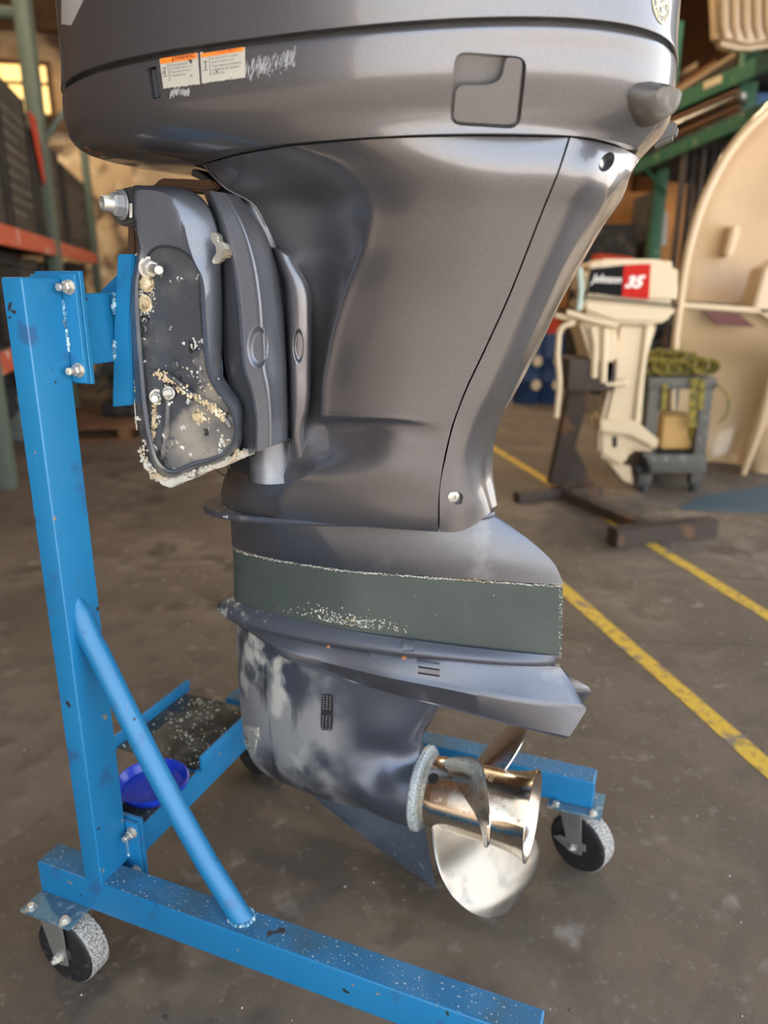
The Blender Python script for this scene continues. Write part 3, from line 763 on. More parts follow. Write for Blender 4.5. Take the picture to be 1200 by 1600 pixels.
def blade(az, shift=0.0, le=None, te=None):
    bm = bmesh.new(); nr_, nc = 22, 26
    def pt(r, th, off):
        # radial at az; th positive runs aft (pitch) and around
        a = az - th + TH0(r)
        rd = Vector((0, -math.cos(a), math.sin(a)))
        return hub_c + AX * (.087 + shift * min(1, max(0, r - .06) / .12) + (.42 + PO * min(1, (r - .06) / .10)) * th / (2 * math.pi) + RAKE * (r - .06) + off[0]) + rd * (r + off[1])
    RAKE = .46 if le else .24; PO = -.10 if le else .25; az0 = math.degrees(az)
    TH0 = lambda r: 0.0
    top, bot = [], []
    for i in range(nr_ + 1):
        q = i / nr_; r = .056 + (.204 - .056) * (1 - (1 - q) ** 1.5)
        rel = min((r - .056) / (.2045 - .056), 1.0)
        half = 0.84 * (1 - rel ** 2.6) ** 0.6 * (1 - 0.12 * rel) + 0.004
        mid = 0.0
        ra, rb_ = [], []
        for j in range(nc + 1):
            s = -1 + 2 * j / nc
            th = mid + half * math.sin(s * math.pi / 2)
            if le:
                t0, t1 = R(az0 - tabl(le, rel)), R(az0 - tabl(te, rel)); th = (t0 + t1) / 2 + (t1 - t0) / 2 * math.sin(s * math.pi / 2)
            cup = .006 * max(0, s) ** 3
            tk = (.0058 * (1 - rel) + .0018) * max(0, 1 - s * s) ** .5 + .0004
            ra.append(pt(r, th, (tk * .5 - cup, 0))); rb_.append(pt(r, th, (-tk * .5 - cup, 0)))
        top.append(ra); bot.append(rb_)
    a = sheet(bm, top); b = sheet(bm, bot); n, m = len(a), len(a[0])
    rim = [(0, j) for j in range(m)] + [(i, m - 1) for i in range(1, n)] + [(n - 1, j) for j in range(m - 2, -1, -1)] + [(i, 0) for i in range(n - 2, 0, -1)]
    for k in range(len(rim)):
        p, q = rim[k], rim[(k + 1) % len(rim)]
        bm.faces.new((a[p[0]][p[1]], a[q[0]][q[1]], b[q[0]][q[1]], b[p[0]][p[1]]))
    return bm
BL0 = R(38)
for k, m_ in ((0, m_prop), (1, m_prop_dull), (2, m_prop)):
    obj('blade', blade(R((42, -84, 160)[k]), (0, .044, 0)[k], [(0, 92), (.2, 84), (.4, 73), (.6, 65), (.8, 57), (.93, 48), (1, 34)] if k == 0 else None, [(0, 4), (.2, 8), (.4, 11), (.6, 14), (.8, 17), (.93, 21), (1, 30)] if k == 0 else None), m_, hb, ang=50, label=['dark mirror-like blade towards the viewer', 'broad pale blade pointing down', 'golden blade rising behind the hub'][k])
th_ = bvh(hb)
p, n = hit(th_, 677, 1216)
obj('exhaust_hole', Lt(p - n * .002, n, [(0, .0095), (.0028, .0095)], 24), m_dark, hb)
fn = patch_map(th_, [(742, 1196), (772, 1212), (764, 1236), (744, 1232)], 0.0, 6)
bm = text_bm('SWII', lambda x, y, z: fn(x, .46 - .46 * y, .0015), bold=.03)
join(bm, text_bm('STO', lambda x, y, z: fn(.05 + .5 * x, .98 - .46 * y, .0015), bold=.03))
obj('cast_lettering', bm, mat('cast_letters', (.8, .74, .62), .3, .9), hb, label='raised cast lettering on the hub')

# ---------------------------------------------------------------- swivel bracket, inner strip, clamp bracket
sw = [
    [D(316, 296, .10), D(328, 298, .165), D(350, 301, .168), D(368, 306, .15), D(388, 318, .08)],
    [D(333, 345, .12), D(349, 343, .180), D(376, 345, .178), D(398, 352, .155), D(416, 362, .08)],
    [D(340, 395, .12), D(362, 390, .182), D(392, 390, .180), D(414, 394, .155), D(430, 400, .075)],
    [D(344, 470, .12), D(375, 472, .182), D(406, 471, .180), D(429, 468, .150), D(444, 464, .07)],
    [D(348, 545, .12), D(381, 548, .182), D(410, 548, .180), D(434, 546, .150), D(449, 543, .07)],
    [D(352, 575, .12), D(384, 577, .182), D(412, 576, .180), D(436, 574, .150), D(450, 571, .07)],
    [D(358, 605, .12), D(394, 606, .180), D(418, 605, .178), D(438, 603, .148), D(451, 600, .07)],
    [D(368, 650, .12), D(402, 648, .176), D(422, 646, .174), D(440, 643, .145), D(452, 640, .07)],
    [D(372, 716, .12), D(402, 706, .170), D(423, 698, .168), D(441, 690, .140), D(453, 684, .07)],
]
sw = tighten(tighten(sw, 1, .80, .14), 4, .75, .3)
sws = shell(net(sw, 6, 6), (0, .10, 0))
swivel = obj('swivel_bracket', sws, m_bracket, motor, ang=40)
ts = bvh(swivel)
def dimple(o, cx, cy_, a, b, depth, tree, N):
    """press an oval into the sheet: refine the faces there, then push their vertices in"""
    bm = bmesh.new(); bm.from_mesh(o.data)
    def q(v):
        x, y = proj(v); return math.hypot((x - cx) / a, (y - cy_) / b)
    bm.normal_update()
    for it in range(2):
        fs = [f for f in bm.faces if f.normal.dot(N) > .2 and min(q(v.co) for v in f.verts) < 1.25 and q(f.calc_center_median()) < 2.2]
        bmesh.ops.subdivide_edges(bm, edges=list({e for f in fs for e in f.edges}), cuts=2, use_grid_fill=True)
        bm.normal_update()
    for v in bm.verts:
        if v.normal.dot(N) < .2: continue
        r = q(v.co)
        if r < 1.15:
            k = min(1, max(0, (1.12 - r) / .34)); v.co -= N * depth * (k * k * (3 - 2 * k))
    bm.to_mesh(o.data); bm.free()
dimple(swivel, 403, 543, 15, 30, .007, ts, hit(ts, 403, 543)[1])
inner = [
    [D(418, 385, .09), D(436, 392, .128), D(455, 404, .124), D(472, 420, .098)],
    [D(440, 440, .09), D(456, 442, .132), D(474, 446, .128), D(487, 450, .090)],
    [D(446, 500, .09), D(460, 502, .130), D(478, 506, .126), D(490, 508, .086)],
    [D(450, 570, .09), D(462, 571, .126), D(478, 574, .120), D(488, 576, .080)],
    [D(452, 636, .09), D(463, 637, .122), D(475, 638, .117), D(484, 640, .078)],
    [D(453, 690, .09), D(460, 685, .115), D(470, 672, .112), D(482, 664, .078)],
    [D(454, 722, .08), D(462, 724, .100), D(472, 726, .098), D(484, 730, .07)],
]
inn = obj('inner_cover', shell(net(inner, 6, 5), (0, .045, 0)), m_paint, motor, ang=40, label='narrow inner cover strip with an oval dimple')
dimple(inn, 466, 541, 7.5, 25, .006, None, hit(bvh(inn), 466, 541)[1])
for x, y in [(447, 461), (455, 630)]:
    p, n = hit(bvh(inn), x, y)
    if p: obj('screw_hole', Lt(p - n * .002, n, [(0, .004), (.0025, .004)], 12), m_dark, motor)
lip = resample([P(x, y, V0 - d) for x, y, d in [(318, 258, .15), (350, 292, .150), (398, 322, .128), (411, 345, .12), (420, 372, .112), (428, 396, .108), (445, 407, .104), (469, 424, .100), (480, 455, .095), (485, 500, .088), (482, 575, .080), (478, 636, .078), (470, 654, .08)]], 5)
obj('cover_lip', Tb(lip, [.0016] * 30 + [.003] * (len(lip) - 30), 10), m_paint, motor, label='rolled front lip of the side cover')
# black block standing in for shade in the gaps, and the shiny pivot tube below
obj('steering_pivot', Lt(P(424, 690, V0 - .09) + Vector((0, 0, -.06)), (0, 0, 1), [(0, .040), (.012, .036), (.06, .036), (.5, .036)], 32), m_paint_low, motor, label='shiny pivot tube below the swivel bracket')
obj('gap_shade_block', Bx((-0.70, 1.03, .90), (-0.58, 1.20, 1.34), .02), m_dark, motor, label='black block behind the brackets, in place of shade in the gaps')

O = [(205, 293), (232, 290), (262, 291), (290, 295), (314, 308), (331, 330), (341, 358), (345, 392), (346, 430), (347, 480), (347, 545), (350, 590), (362, 608), (377, 630), (379, 665), (376, 697), (350, 720), (305, 735), (262, 749), (240, 736), (224, 700), (213, 650), (207, 590), (202, 530), (200, 475), (204, 430), (214, 396), (214, 372), (206, 350), (203, 325)]
I = [(228, 408), (236, 395), (248, 388), (262, 387), (278, 390), (290, 396), (301, 406), (309, 420), (312, 440), (314, 480), (318, 545), (326, 590), (340, 614), (358, 640), (366, 662), (362, 694), (340, 711), (300, 722), (262, 733), (250, 722), (240, 694), (232, 648), (226, 590), (221, 530), (218, 480), (217, 450), (218, 435), (220, 425), (222, 418), (225, 412)]
def curve_at(pts, v, inset=0.0):
    cx = sum(p[0] for p in pts) / len(pts); cyy = sum(p[1] for p in pts) / len(pts)
    q = []
    for i, (x, y) in enumerate(pts):
        a, b = pts[i - 1], pts[(i + 1) % len(pts)]
        tx, ty = b[0] - a[0], b[1] - a[1]; l = math.hypot(tx, ty)
        q.append(P(x - ty / l * inset, y + tx / l * inset, v))
    return resample(q, 4, True)
MM = [(212, 300), (232, 297), (250, 300), (268, 308), (280, 328), (288, 352), (293, 378), (300, 402), (316, 432), (322, 482), (327, 545), (333, 592), (348, 614), (366, 636), (371, 664), (367, 696), (344, 714), (302, 727), (262, 738), (246, 727), (234, 697), (224, 650), (218, 590), (213, 530), (210, 477), (211, 436), (218, 400), (220, 378), (214, 352), (212, 325)]
bm = bmesh.new(); rings_ = []
vb = .953
def lerp2(a, b, t): return [(p[0] * (1 - t) + q[0] * t, p[1] * (1 - t) + q[1] * t) for p, q in zip(a, b)]
for pts, v in [(O, vb + .055), (O, vb + .016), (lerp2(O, MM, .06), vb + .010), (lerp2(O, MM, .3), vb + .001), (lerp2(O, MM, .65), vb - .011), (MM, vb - .0175), (lerp2(MM, I, .15), vb - .019), (lerp2(MM, I, .8), vb - .018), (lerp2(MM, I, .94), vb - .0165), (I, vb - .007)]:
    rings_.append([bm.verts.new(p) for p in curve_at(pts, v, 0)])
for a, b in zip(rings_, rings_[1:]):
    for k in range(len(a)): bm.faces.new((a[k], a[(k + 1) % len(a)], b[(k + 1) % len(a)], b[k]))
bm.faces.new(rings_[0][::-1])
bmesh.ops.triangulate(bm, faces=[bm.faces.new(rings_[-1])])
clamp = obj('clamp_bracket', bm, m_bracket, motor, ang=32, label='side bracket with a corroded sunken face')
bm = bmesh.new()
fr_ = [bm.verts.new(p + Vector((0, -.0008, 0))) for p in curve_at(I, vb - .0075, 0.5)]
bk_ = [bm.verts.new(p + Vector((0, .004, 0))) for p in curve_at(I, vb - .0075, 0.5)]
bmesh.ops.triangulate(bm, faces=[bm.faces.new(fr_), bm.faces.new(bk_[::-1])])
for k in range(len(fr_)): bm.faces.new((fr_[k], bk_[k], bk_[(k + 1) % len(fr_)], fr_[(k + 1) % len(fr_)]))
floor_ = obj('bracket_face', bm, m_recess, clamp, label='dark sunken face, brown and white with corrosion')
VF = vb - .0085
def CP(x, y, d=0.0): return P(x, y, VF - d)
# ridges in the sunken face
bm = bmesh.new()
slab([CP(238, 582), CP(256, 574), CP(348, 644), CP(362, 664), CP(358, 678), CP(336, 660), CP(244, 596)], (0, .002, 0), 0, bm=bm)
o_r = [CP(236, 580, .000), CP(262, 586, .006), CP(300, 616, .006), CP(340, 640, .005), CP(360, 668, .002)]
tube(bm, resample(o_r, 5), [.0045] * 21, 10)
tube(bm, resample([CP(262, 600, .000), CP(262, 640, .002), CP(258, 690, .002), CP(252, 724, -.001)], 4), .0060, 10)
obj('bracket_ridge', bm, m_recess, clamp, ang=60)
# bolts
bm = bmesh.new(); hexbolt(bm, CP(232, 418, .0), Vector((1.0, -.62, -.12)).normalized(), .0125, .012, .030, .0068)
obj('mounting_bolt', bm, m_zinc, clamp, label='long threaded bolt in a corroded nut')
for x, y in [(230, 443), (227, 474)]:
    bm = bmesh.new(); hexbolt(bm, CP(x, y, 0), (0, -1, 0), .010, .006); lathe(bm, CP(x, y, .006), (0, -1, 0), [(0, .0062), (.003, .0055)], 16)
    obj('mounting_bolt', bm, m_tan, clamp, label='corroded bolt head with a cream cap')
for x, y in [(226, 500), (225, 514)]:
    obj('bolt_hole', Lt(CP(x, y, 0), (0, -1, 0), [(-.002, .007), (.003, .007), (.004, .005), (-.001, .004)], 16), m_recess, clamp)
bm = bmesh.new(); hexbolt(bm, CP(246, 620, 0), (.5, -1, 0), .0095, .010, .012, .006); obj('mounting_bolt', bm, m_zinc, clamp)
bm = bmesh.new(); hexbolt(bm, CP(264, 614, .008), (.25, -1, .1), .008, .008, .004, .005); obj('mounting_bolt', bm, m_zinc, clamp)
for x, y in [(276, 570), (310, 650), (268, 692)]:
    bm = bmesh.new(); hexbolt(bm, CP(x, y, 0), (0, -1, 0), .008, .006); obj('corroded_stud', bm, m_recess if x != 310 else m_tan, clamp)
# corrosion lumps: one stuff part per colour
random.seed(11)
bmw, bmt = bmesh.new(), bmesh.new()
def spray(bm, pts, n, sig, r0, r1, d=.0):
    for i in range(n):
        k = random.random() * (len(pts) - 1); a, b = pts[int(k)], pts[int(k) + 1]; t = k - int(k)
        x = a[0] + (b[0] - a[0]) * t + random.gauss(0, sig); y = a[1] + (b[1] - a[1]) * t + random.gauss(0, sig)
        blob(bm, CP(x, y, d), random.uniform(r0, r1), .5, 1, .45)
spray(bmw, [(222, 415), (220, 440), (219, 480), (217, 505)], 130, 2.6, .0008, .0022)
spray(bmw, [(236, 440), (236, 470), (230, 500)], 70, 3.5, .0006, .0018)
for cx, cy_, n, s in [(304, 540, 14, 5), (316, 533, 6, 2), (288, 668, 10, 2.5), (268, 692, 34, 5), (352, 690, 22, 4), (355, 660, 12, 4), (345, 705, 5, 2), (276, 570, 16, 5), (310, 652, 26, 6), (226, 692, 14, 4), (300, 590, 10, 12), (330, 600, 12, 14), (214, 655, 14, 3), (245, 655, 16, 6)]:
    spray(bmw, [(cx, cy_), (cx + .1, cy_)], n, s, .0008, .0028)
spray(bmw, [(218, 700), (228, 725), (236, 738)], 60, 3, .001, .0035)
obj('corrosion_spots', bmw, m_crust, clamp, kind='stuff', label='white corrosion spots')
spray(bmt, [(243, 582), (270, 598), (300, 618), (335, 640), (350, 655)], 170, 3.4, .0012, .0030, .010)
spray(bmt, [(243, 628), (241, 655), (238, 690)], 90, 1.8, .0014, .0030)
spray(bmt, [(203, 538), (207, 560), (209, 590), (211, 615)], 90, 1.6, .0010, .0028, -.013)
spray(bmt, [(312, 648), (322, 656)], 22, 3, .001, .003, .004)
obj('corrosion_ridge', bmt, m_tan, clamp, kind='stuff', label='flaking tan corrosion')
bm = bmesh.new()
for i in range(300):
    t = random.random(); x = 236 + 145 * t; y = 742 - 4 * t - 30 * t ** 1.5 + random.gauss(0, 3.0) + (6 * math.sin(t * 4.5) if t < .5 else 0)
    blob(bm, P(x, y, vb + random.uniform(.0, .035)), random.uniform(.0018, .0048), .6, 1)
obj('corrosion_crust', bm, m_crust, clamp, kind='stuff', label='thick white crust hanging along the bottom edge')
crust = [(228, 716), (240, 734), (262, 747), (285, 741), (320, 730), (350, 720), (378, 704), (381, 713), (362, 722), (348, 731), (318, 741), (300, 750), (276, 755), (266, 763), (252, 760), (246, 752), (236, 745), (226, 726)]
random.seed(2)
obj('crust_slab', slab([P(x + random.uniform(-1.5, 1.5), y + random.uniform(-2, 2), vb + .003) for x, y in crust], (0, .035, 0), .002), m_crust, clamp, label='thick white crust under the bottom edge')
# thin white sealant line on the bracket's front edge
obj('sealant_line', Tb(resample([P(*q, vb + .004) for q in [(213, 396), (204, 432), (200, 475), (202, 530), (207, 590), (212, 650), (214, 672)]], 4), .0011, 6), m_crust, clamp)
# lug with nut at the top left, strap, cog and cable
bm = slab([P(180, 300, .94), P(196, 291, .94), P(210, 292, .94), P(211, 352, .94), P(196, 355, .94), P(180, 350, .94), P(172, 336, .94), P(174, 316, .94)], (0, .05, 0), .004)
lug = obj('tilt_tube_lug', bm, m_rubber, motor, ang=30)
bm = bmesh.new(); nd = Vector((-.42, -.9, 0.02)).normalized()
hexbolt(bm, P(191, 320, .937), nd, .0165, .013); obj('tilt_tube_nut', bm, mat('grey_nut', (.30, .31, .33), .45, .5), lug)
bm = bmesh.new(); lathe(bm, P(191, 320, .937) + nd * .012, nd, [(0, .0115), (.016, .011), (.018, .0095), (.018, .0072), (.006, .0072)], 24); obj('tilt_tube_end', bm, m_zinc, lug)
obj('lug_sticker', slab([P(202, 318, .9385), P(206, 318, .9385), P(206, 340, .9385), P(202, 340, .9385)], (0, .001, 0)), m_white, lug)
bm = slab([P(198, 350, .99), P(211, 350, .99), P(213, 400, .99), P(198, 400, .99)], (0, .05, 0), .003)
obj('tilt_tube', bm, m_brownpart, motor)
obj('steering_arm', slab([P(176, 297, 1.02), P(238, 290, 1.02), P(250, 278, 1.02), P(330, 281, 1.02), P(345, 294, 1.02), P(330, 300, 1.02), P(250, 296, 1.02)], (0, .06, 0), .004), m_brownpart, motor, label='brown steering arm above the bracket')
obj('bracket_spacer', slab([P(300, 262, 1.03), P(330, 282, 1.03), P(352, 296, 1.03), P(306, 278, 1.03), P(297, 274, 1.03)], (0, .1, 0), .002), m_rubber, motor)
obj('spring_tube', Tb([P(372, 330, 1.02), P(420, 350, 1.04)], .016, 16), m_amber, motor, label='amber stained tube in the gap under the side cover')
cog = [(327, 366), (334, 362), (341, 368), (341, 376), (349, 380), (355, 386), (354, 400), (347, 402), (343, 408), (335, 413), (330, 410), (332, 402), (337, 396), (336, 384), (330, 378)]
obj('tilt_lock_lever', slab([P(*q, .93) for q in cog], (0, .012, 0), .0015), m_zinc, motor, label='worn toothed tilt lock lever')
obj('tilt_lock_pin', slab([P(*q, .925) for q in [(346, 391), (353, 388), (356, 391), (355, 401), (349, 405), (345, 402)]], (0, .014, 0), .002), mat('pin_brown', (.30, .25, .20), .5, .5), motor)
obj('cable', Tb(resample([P(334, 728, .99), P(342, 738, .99), P(356, 744, 1.0), P(356, 728, 1.02)], 5), .0012, 6), m_dark, motor, label='thin black wire under the bracket')

# ================================================================ rolling stand
SB = Vector((-0.50, V0, 0.0))
stand = thing('engine_stand', 'bright blue steel rolling stand carrying the large grey outboard', 'stand', SB, 'E')
def beam(name, lo, hi, m=m_blue, bev=.004, label=None, parent=stand):
    return obj(name, Bx(lo, hi, bev, 3), m, parent, ang=30, label=label)
PU0, PU1 = -.880, -.842
for side_, v0, v1, s in (('near', .795, .865, 1), ('far', 1.375, 1.445, -1)):
    n = 'stand_leg'; q0, q1 = (v0, v0 + .052) if s == 1 else (v1 - .052, v1)
    lg = beam(n, (-.988, q0, .152), (-.096, q1, .216), m_blue)
    # the dusty upper face is its own thin skin of dirt
    obj('dust_film', Bx((-.985, q0 + .003, .2158), (-.099, q1 - .003, .2166)), m_blue_dusty, lg, label='dusty top face')
    beam('stand_post', (PU0, v0, .214), (PU1, v1, 1.209), m_blue)
    vv = v0 + .030 if s == 1 else v1 - .030
    bp = [(-.848, vv, .735), (-.838, vv, .690), (-.815, vv, .640), (-.590, vv, .225), (-.572, vv, .200)]
    obj('diagonal_brace', Tb(resample(bp, 5), [.006, .010, .014, .0165, .0175] + [.018] * 16, 20, True), m_blue, stand, ang=50)
    bm = bmesh.new()
    for i in range(40):
        a = random.random() * 2 * math.pi; blob(bm, Vector((-.583 + .021 * math.cos(a), vv + .019 * math.sin(a), .2175)), .004, .4, 1, .8)
    obj('weld_bead', bm, m_weld, stand, kind='stuff')
# welded and bolted end plates
def bolt_end(p, d, parent):
    bm = bmesh.new(); hexbolt(bm, p, d, .0085, .009, .012, .0055); return obj('bolt', bm, m_zinc, parent)
def endplates(z0, z1, u1=-.818):
    pa = beam('flange_plate', (-.900, .8655, z0), (u1, .8735, z1), bev=.0015)
    pb = beam('flange_plate', (-.900, .8745, z0 - .003), (u1 + .001, .8825, z1 + .004), bev=.0015)
    for z in (z0 + .018, z1 - .018):
        bolt_end(Vector((-.829, .8655, z)), (0, -1, 0), pa)
    bm = bmesh.new()
    for a, b in ((z0 + .045, z0 + .075), (z1 - .065, z1 - .035)):
        for i in range(30): blob(bm, Vector((-.8435 + random.uniform(-.001, .002), .864, random.uniform(a, b))), random.uniform(.002, .0038), .4, 1)
    obj('weld_bead', bm, m_weld, stand, kind='stuff')
endplates(1.062, 1.214)
endplates(.175, .292)
# upper arm to the transom plate
beam('transom_arm', (-.885, .883, 1.084), (-.837, 1.357, 1.187))
pz = P(182, 396, .955)
tpn = 'transom_plate'
obj(tpn, slab([P(183, 397, .950), P(208, 397, .950), P(203, 500, .950), P(206, 633, .950), P(175, 636, .950), P(178, 500, .950)], (0, .34, 0), .002), m_blue, stand, ang=30)
gz = P(158, 458, .975)
obj('gusset', slab([P(153, 459, .99), P(184, 459, .99), P(184, 428, .99)], (0, .010, 0), .0008), m_blue, stand)
bm = bmesh.new()
for a, b in ((458, 492), (532, 560)):
    for i in range(26):
        blob(bm, P(178 + random.uniform(-1.5, 1.5), random.uniform(a, b), .949), random.uniform(.002, .0035), .4, 1)
obj('weld_bead', bm, m_weld, stand, kind='stuff')
# lower cross beam, tray
beam('cross_beam', (-.890, .883, .198), (-.838, 1.357, .262), m_blue)
tray = obj('tray', Bx((-1.035, 1.065, .266), (-.835, 1.30, .270), .0008), m_tray, stand, label='black oily steel tray sprinkled with pale grit')
obj('tray_lip', Bx((-1.041, 1.06, .266), (-1.035, 1.32, .296), .0008), m_blue, tray)
obj('tray_lip', Bx((-.835, 1.075, .256), (-.829, 1.32, .292), .0008), m_blue, tray)
bm = bmesh.new(); random.seed(4)
for i in range(260):
    u = random.uniform(-1.03, -.84); v = random.uniform(1.07, 1.3)
    if noise.noise(Vector((u * 14, v * 14, 3))) < -.05: continue
    blob(bm, (u, v, .2705), random.uniform(.0006, .0026), .5, 1, .6)
obj('grit', bm, m_crust, tray, kind='stuff')
bm = bmesh.new()
box(bm, (-.905, .884, .2625), (-.835, 1.06, .2655), .0008)
obj('packing_strip', bm, m_tray, stand)

# blue lid lying between post and tray
LC = Vector((-.880, .985, .2665))
bm = bmesh.new(); lathe(bm, LC, (0, 0, 1), [(0, .050), (.002, .060), (.014, .0655), (.016, .070), (.020, .070), (.021, .067), (.017, .0635), (.005, .057), (.004, .02)], 56)
solo('plastic_lid', bm, m_lid, 'round royal blue plastic lid lying on the stand beside the black tray', 'lid', 'E', ang=40)

# casters
def caster(top, ang, swivel_=False, trail=0.0):
    top = Vector(top)
    base = obj('caster', Bx((-.055, -.042, -.006), (.055, .042, 0), .002), mat('caster_plate', (.10, .20, .28), .5, .5, over=[((.4, .4, .38), 60, .55, .7, 5)]), stand)
    base.location = top - SB
    rot = Matrix.Rotation(ang, 4, 'Z'); off = Vector((.02 if swivel_ else trail, 0, 0))
    wr = .066; wz = -(top.z - wr)
    bm = bmesh.new()
    for s in (-1, 1):
        slab([(-.024 + 0, s * .029, -.006), (.030, s * .029, -.006), (.018 + off.x, s * .029, wz - .014), (off.x, s * .029, wz - .019), (-.014 + off.x, s * .029, wz - .008)], (0, s * .004, 0), .001, bm=bm)
    box(bm, (-.026, -.031, -.011), (.030, .031, -.0062), .001)
    if swivel_: lathe(bm, (0, 0, -.018), (0, 0, 1), [(0, .022), (.012, .026)], 24)
    bmesh.ops.transform(bm, matrix=rot, verts=bm.verts)
    fk = obj('caster_fork', bm, m_steel, base, ang=30)
    ax = Vector((0, 1, 0)); c = Vector((off.x, 0, wz))
    bm = bmesh.new(); lathe(bm, c - ax * .024, ax, [(0, .038), (.0005, .050), (.0, .056), (.003, .0625), (.006, .0642), (.042, .0642), (.045, .0625), (.048, .056), (.0475, .050), (.048, .038), (.040, .034), (.040, .012)], 48)
    bmesh.ops.transform(bm, matrix=rot, verts=bm.verts); obj('caster_wheel', bm, m_tyre, base, ang=30)
    bm = bmesh.new(); lathe(bm, c - ax * .019, ax, [(0, .0640), (.001, .0655), (.006, .066), (.032, .066), (.037, .0655), (.038, .0640)], 56, False, False)
    bmesh.ops.transform(bm, matrix=rot, verts=bm.verts); obj('wheel_tread', bm, m_tread, base, ang=30, label='tread covered in pale grit')
    bm = bmesh.new(); lathe(bm, c - ax * .030, ax, [(0, .014), (.010, .024), (.020, .020)], 24)
    bmesh.ops.transform(bm, matrix=rot, verts=bm.verts); obj('wheel_hub', bm, m_tyre, base)
    bm = bmesh.new(); hexbolt(bm, c - ax * .033, -ax, .008, .008, .006, .005); hexbolt(bm, c + ax * .033, ax, .008, .008)
    bmesh.ops.transform(bm, matrix=rot, verts=bm.verts); obj('axle_bolt', bm, m_zinc, base)
    for x in (-.038, .038):
        bm = bmesh.new(); hexbolt(bm, Vector((x, -.032, 0)), (0, 0, 1), .0075, .007); obj('plate_bolt', bm, m_zinc, base)
    if swivel_:
        bm = slab([(-.03, -.036, wz - .002), (-.012, -.038, wz + .012), (.02, -.038, wz + .010), (.046, -.036, wz + .020), (.048, -.036, wz + .004), (.01, -.038, wz - .012)], (0, .005, 0), .001)
        bmesh.ops.transform(bm, matrix=rot, verts=bm.verts); obj('brake_pedal', bm, m_steel, base)
    return base
caster((-.935, .790, .152), R(-3), False, .014)
caster((-.150, .790, .152), R(0))
caster((-.905, 1.430, .152), R(10), False)
caster((-.130, 1.412, .152), R(-22), True)

# ================================================================ building
m_floor = mat('stained_concrete', (0.122, 0.092, 0.067), 0.75, over=[
    ((0.078, 0.060, 0.046), 1.1, 0.42, 0.62, 8, 0.6), ((0.175, 0.140, 0.108), 2.3, 0.50, 0.72, 9), ((0.05, 0.04, 0.032), 4.5, 0.57, 0.68, 9, 0.55),
    ((0.21, 0.18, 0.15), 14, 0.62, 0.75, 8), ((0.30, 0.27, 0.23), 160, 0.73, 0.76, 3), ((0.06, 0.052, 0.045), 38, 0.70, 0.74, 5), ((0.085, 0.066, 0.050), 9, 0.5, 0.72, 9), ((0.18, 0.15, 0.12), 55, 0.60, 0.80, 7)], bump=(45, 0.4, 0.004))
m_yellow = mat('worn_yellow_paint', (0.55, 0.36, 0.035), 0.6, over=[((0.17, 0.14, 0.11), 9, 0.58, 0.64, 9), ((0.30, 0.20, 0.05), 30, 0.5, 0.65, 7)])
m_ply = mat('orange_plywood', (0.40, 0.175, 0.045), 0.7, over=[((0.17, 0.075, 0.025), 3, 0.4, 0.7, 6, 0.7, None, None, (1, 1, .25))])
m_paper = mat('mottled_beige_boards', (0.46, 0.33, 0.20), 0.8, over=[((0.10, 0.06, 0.035), 1.6, 0.50, 0.58, 6), ((0.62, 0.50, 0.34), 2.6, 0.52, 0.64, 5)])
m_timber = mat('brown_timber', (0.15, 0.065, 0.022), 0.7, over=[((0.07, 0.03, 0.012), 4, 0.4, 0.7, 6, 0.7, None, None, (1, .3, 1))])
m_roof = mat('timber_roof', (0.12, 0.065, 0.035), 0.8, over=[((0.05, 0.028, 0.018), 2, 0.4, 0.65, 6)])
m_green = mat('green_rack_steel', (0.018, 0.095, 0.052), 0.5, over=[((0.16, 0.20, 0.12), 14, 0.6, 0.72, 6)])
m_greygreen = mat('grey_green_steel', (0.10, 0.13, 0.105), 0.6)
m_redbeam = mat('orange_red_rack_steel', (0.50, 0.10, 0.055), 0.55, over=[((0.6, 0.42, 0.36), 8, 0.60, 0.68, 4)])
m_carton = mat('charcoal_carton', (0.028, 0.025, 0.024), 0.7, over=[((0.05, 0.045, 0.043), 6, 0.4, 0.6, 5)])
m_cartonprint = mat('grey_carton_print', (0.12, 0.11, 0.105), 0.7)
m_junk = mat('dark_clutter', (0.010, 0.009, 0.009), 0.8, over=[((0.05, 0.042, 0.038), 9, 0.55, 0.66, 5)])
m_cream = mat('cream_gelcoat', (0.40, 0.262, 0.135), 0.5, 0.0, 0.1, over=[((0.33, 0.21, 0.10), 2.2, 0.45, 0.7, 5)])
m_creamlight = mat('pale_gelcoat', (0.55, 0.405, 0.24), 0.2, 0.0, 0.5)
m_offwhite = mat('off_white_enamel', (0.63, 0.50, 0.325), 0.4, 0.0, 0.2)
m_rust = mat('rusty_dark_steel', (0.055, 0.040, 0.032), 0.65, 0.2, over=[((0.20, 0.095, 0.035), 5, 0.55, 0.68, 6)])
m_cart = mat('grey_cart_steel', (0.090, 0.084, 0.074), 0.55, 0.2, over=[((0.2, 0.2, 0.19), 20, 0.6, 0.75, 5)])
m_strap = mat('yellow_green_webbing', (0.26, 0.20, 0.025), 0.8, over=[((0.07, 0.065, 0.02), 20, 0.45, 0.6, 5), ((0.45, 0.38, 0.08), 16, 0.62, 0.7, 4)])
m_barrel = mat('navy_drum', (0.008, 0.035, 0.11), 0.45)
m_red = mat('red_plastic', (0.55, 0.05, 0.02), 0.45)
m_glass = mat('window_daylight', (0.8, 0.6, 0.25), 0.4, emit=((1.0, 0.62, 0.20), 1.5))
m_lampglow = mat('added_lamp_glow', (1, .9, .7), 0.4, emit=((1.0, 0.80, 0.50), 22))

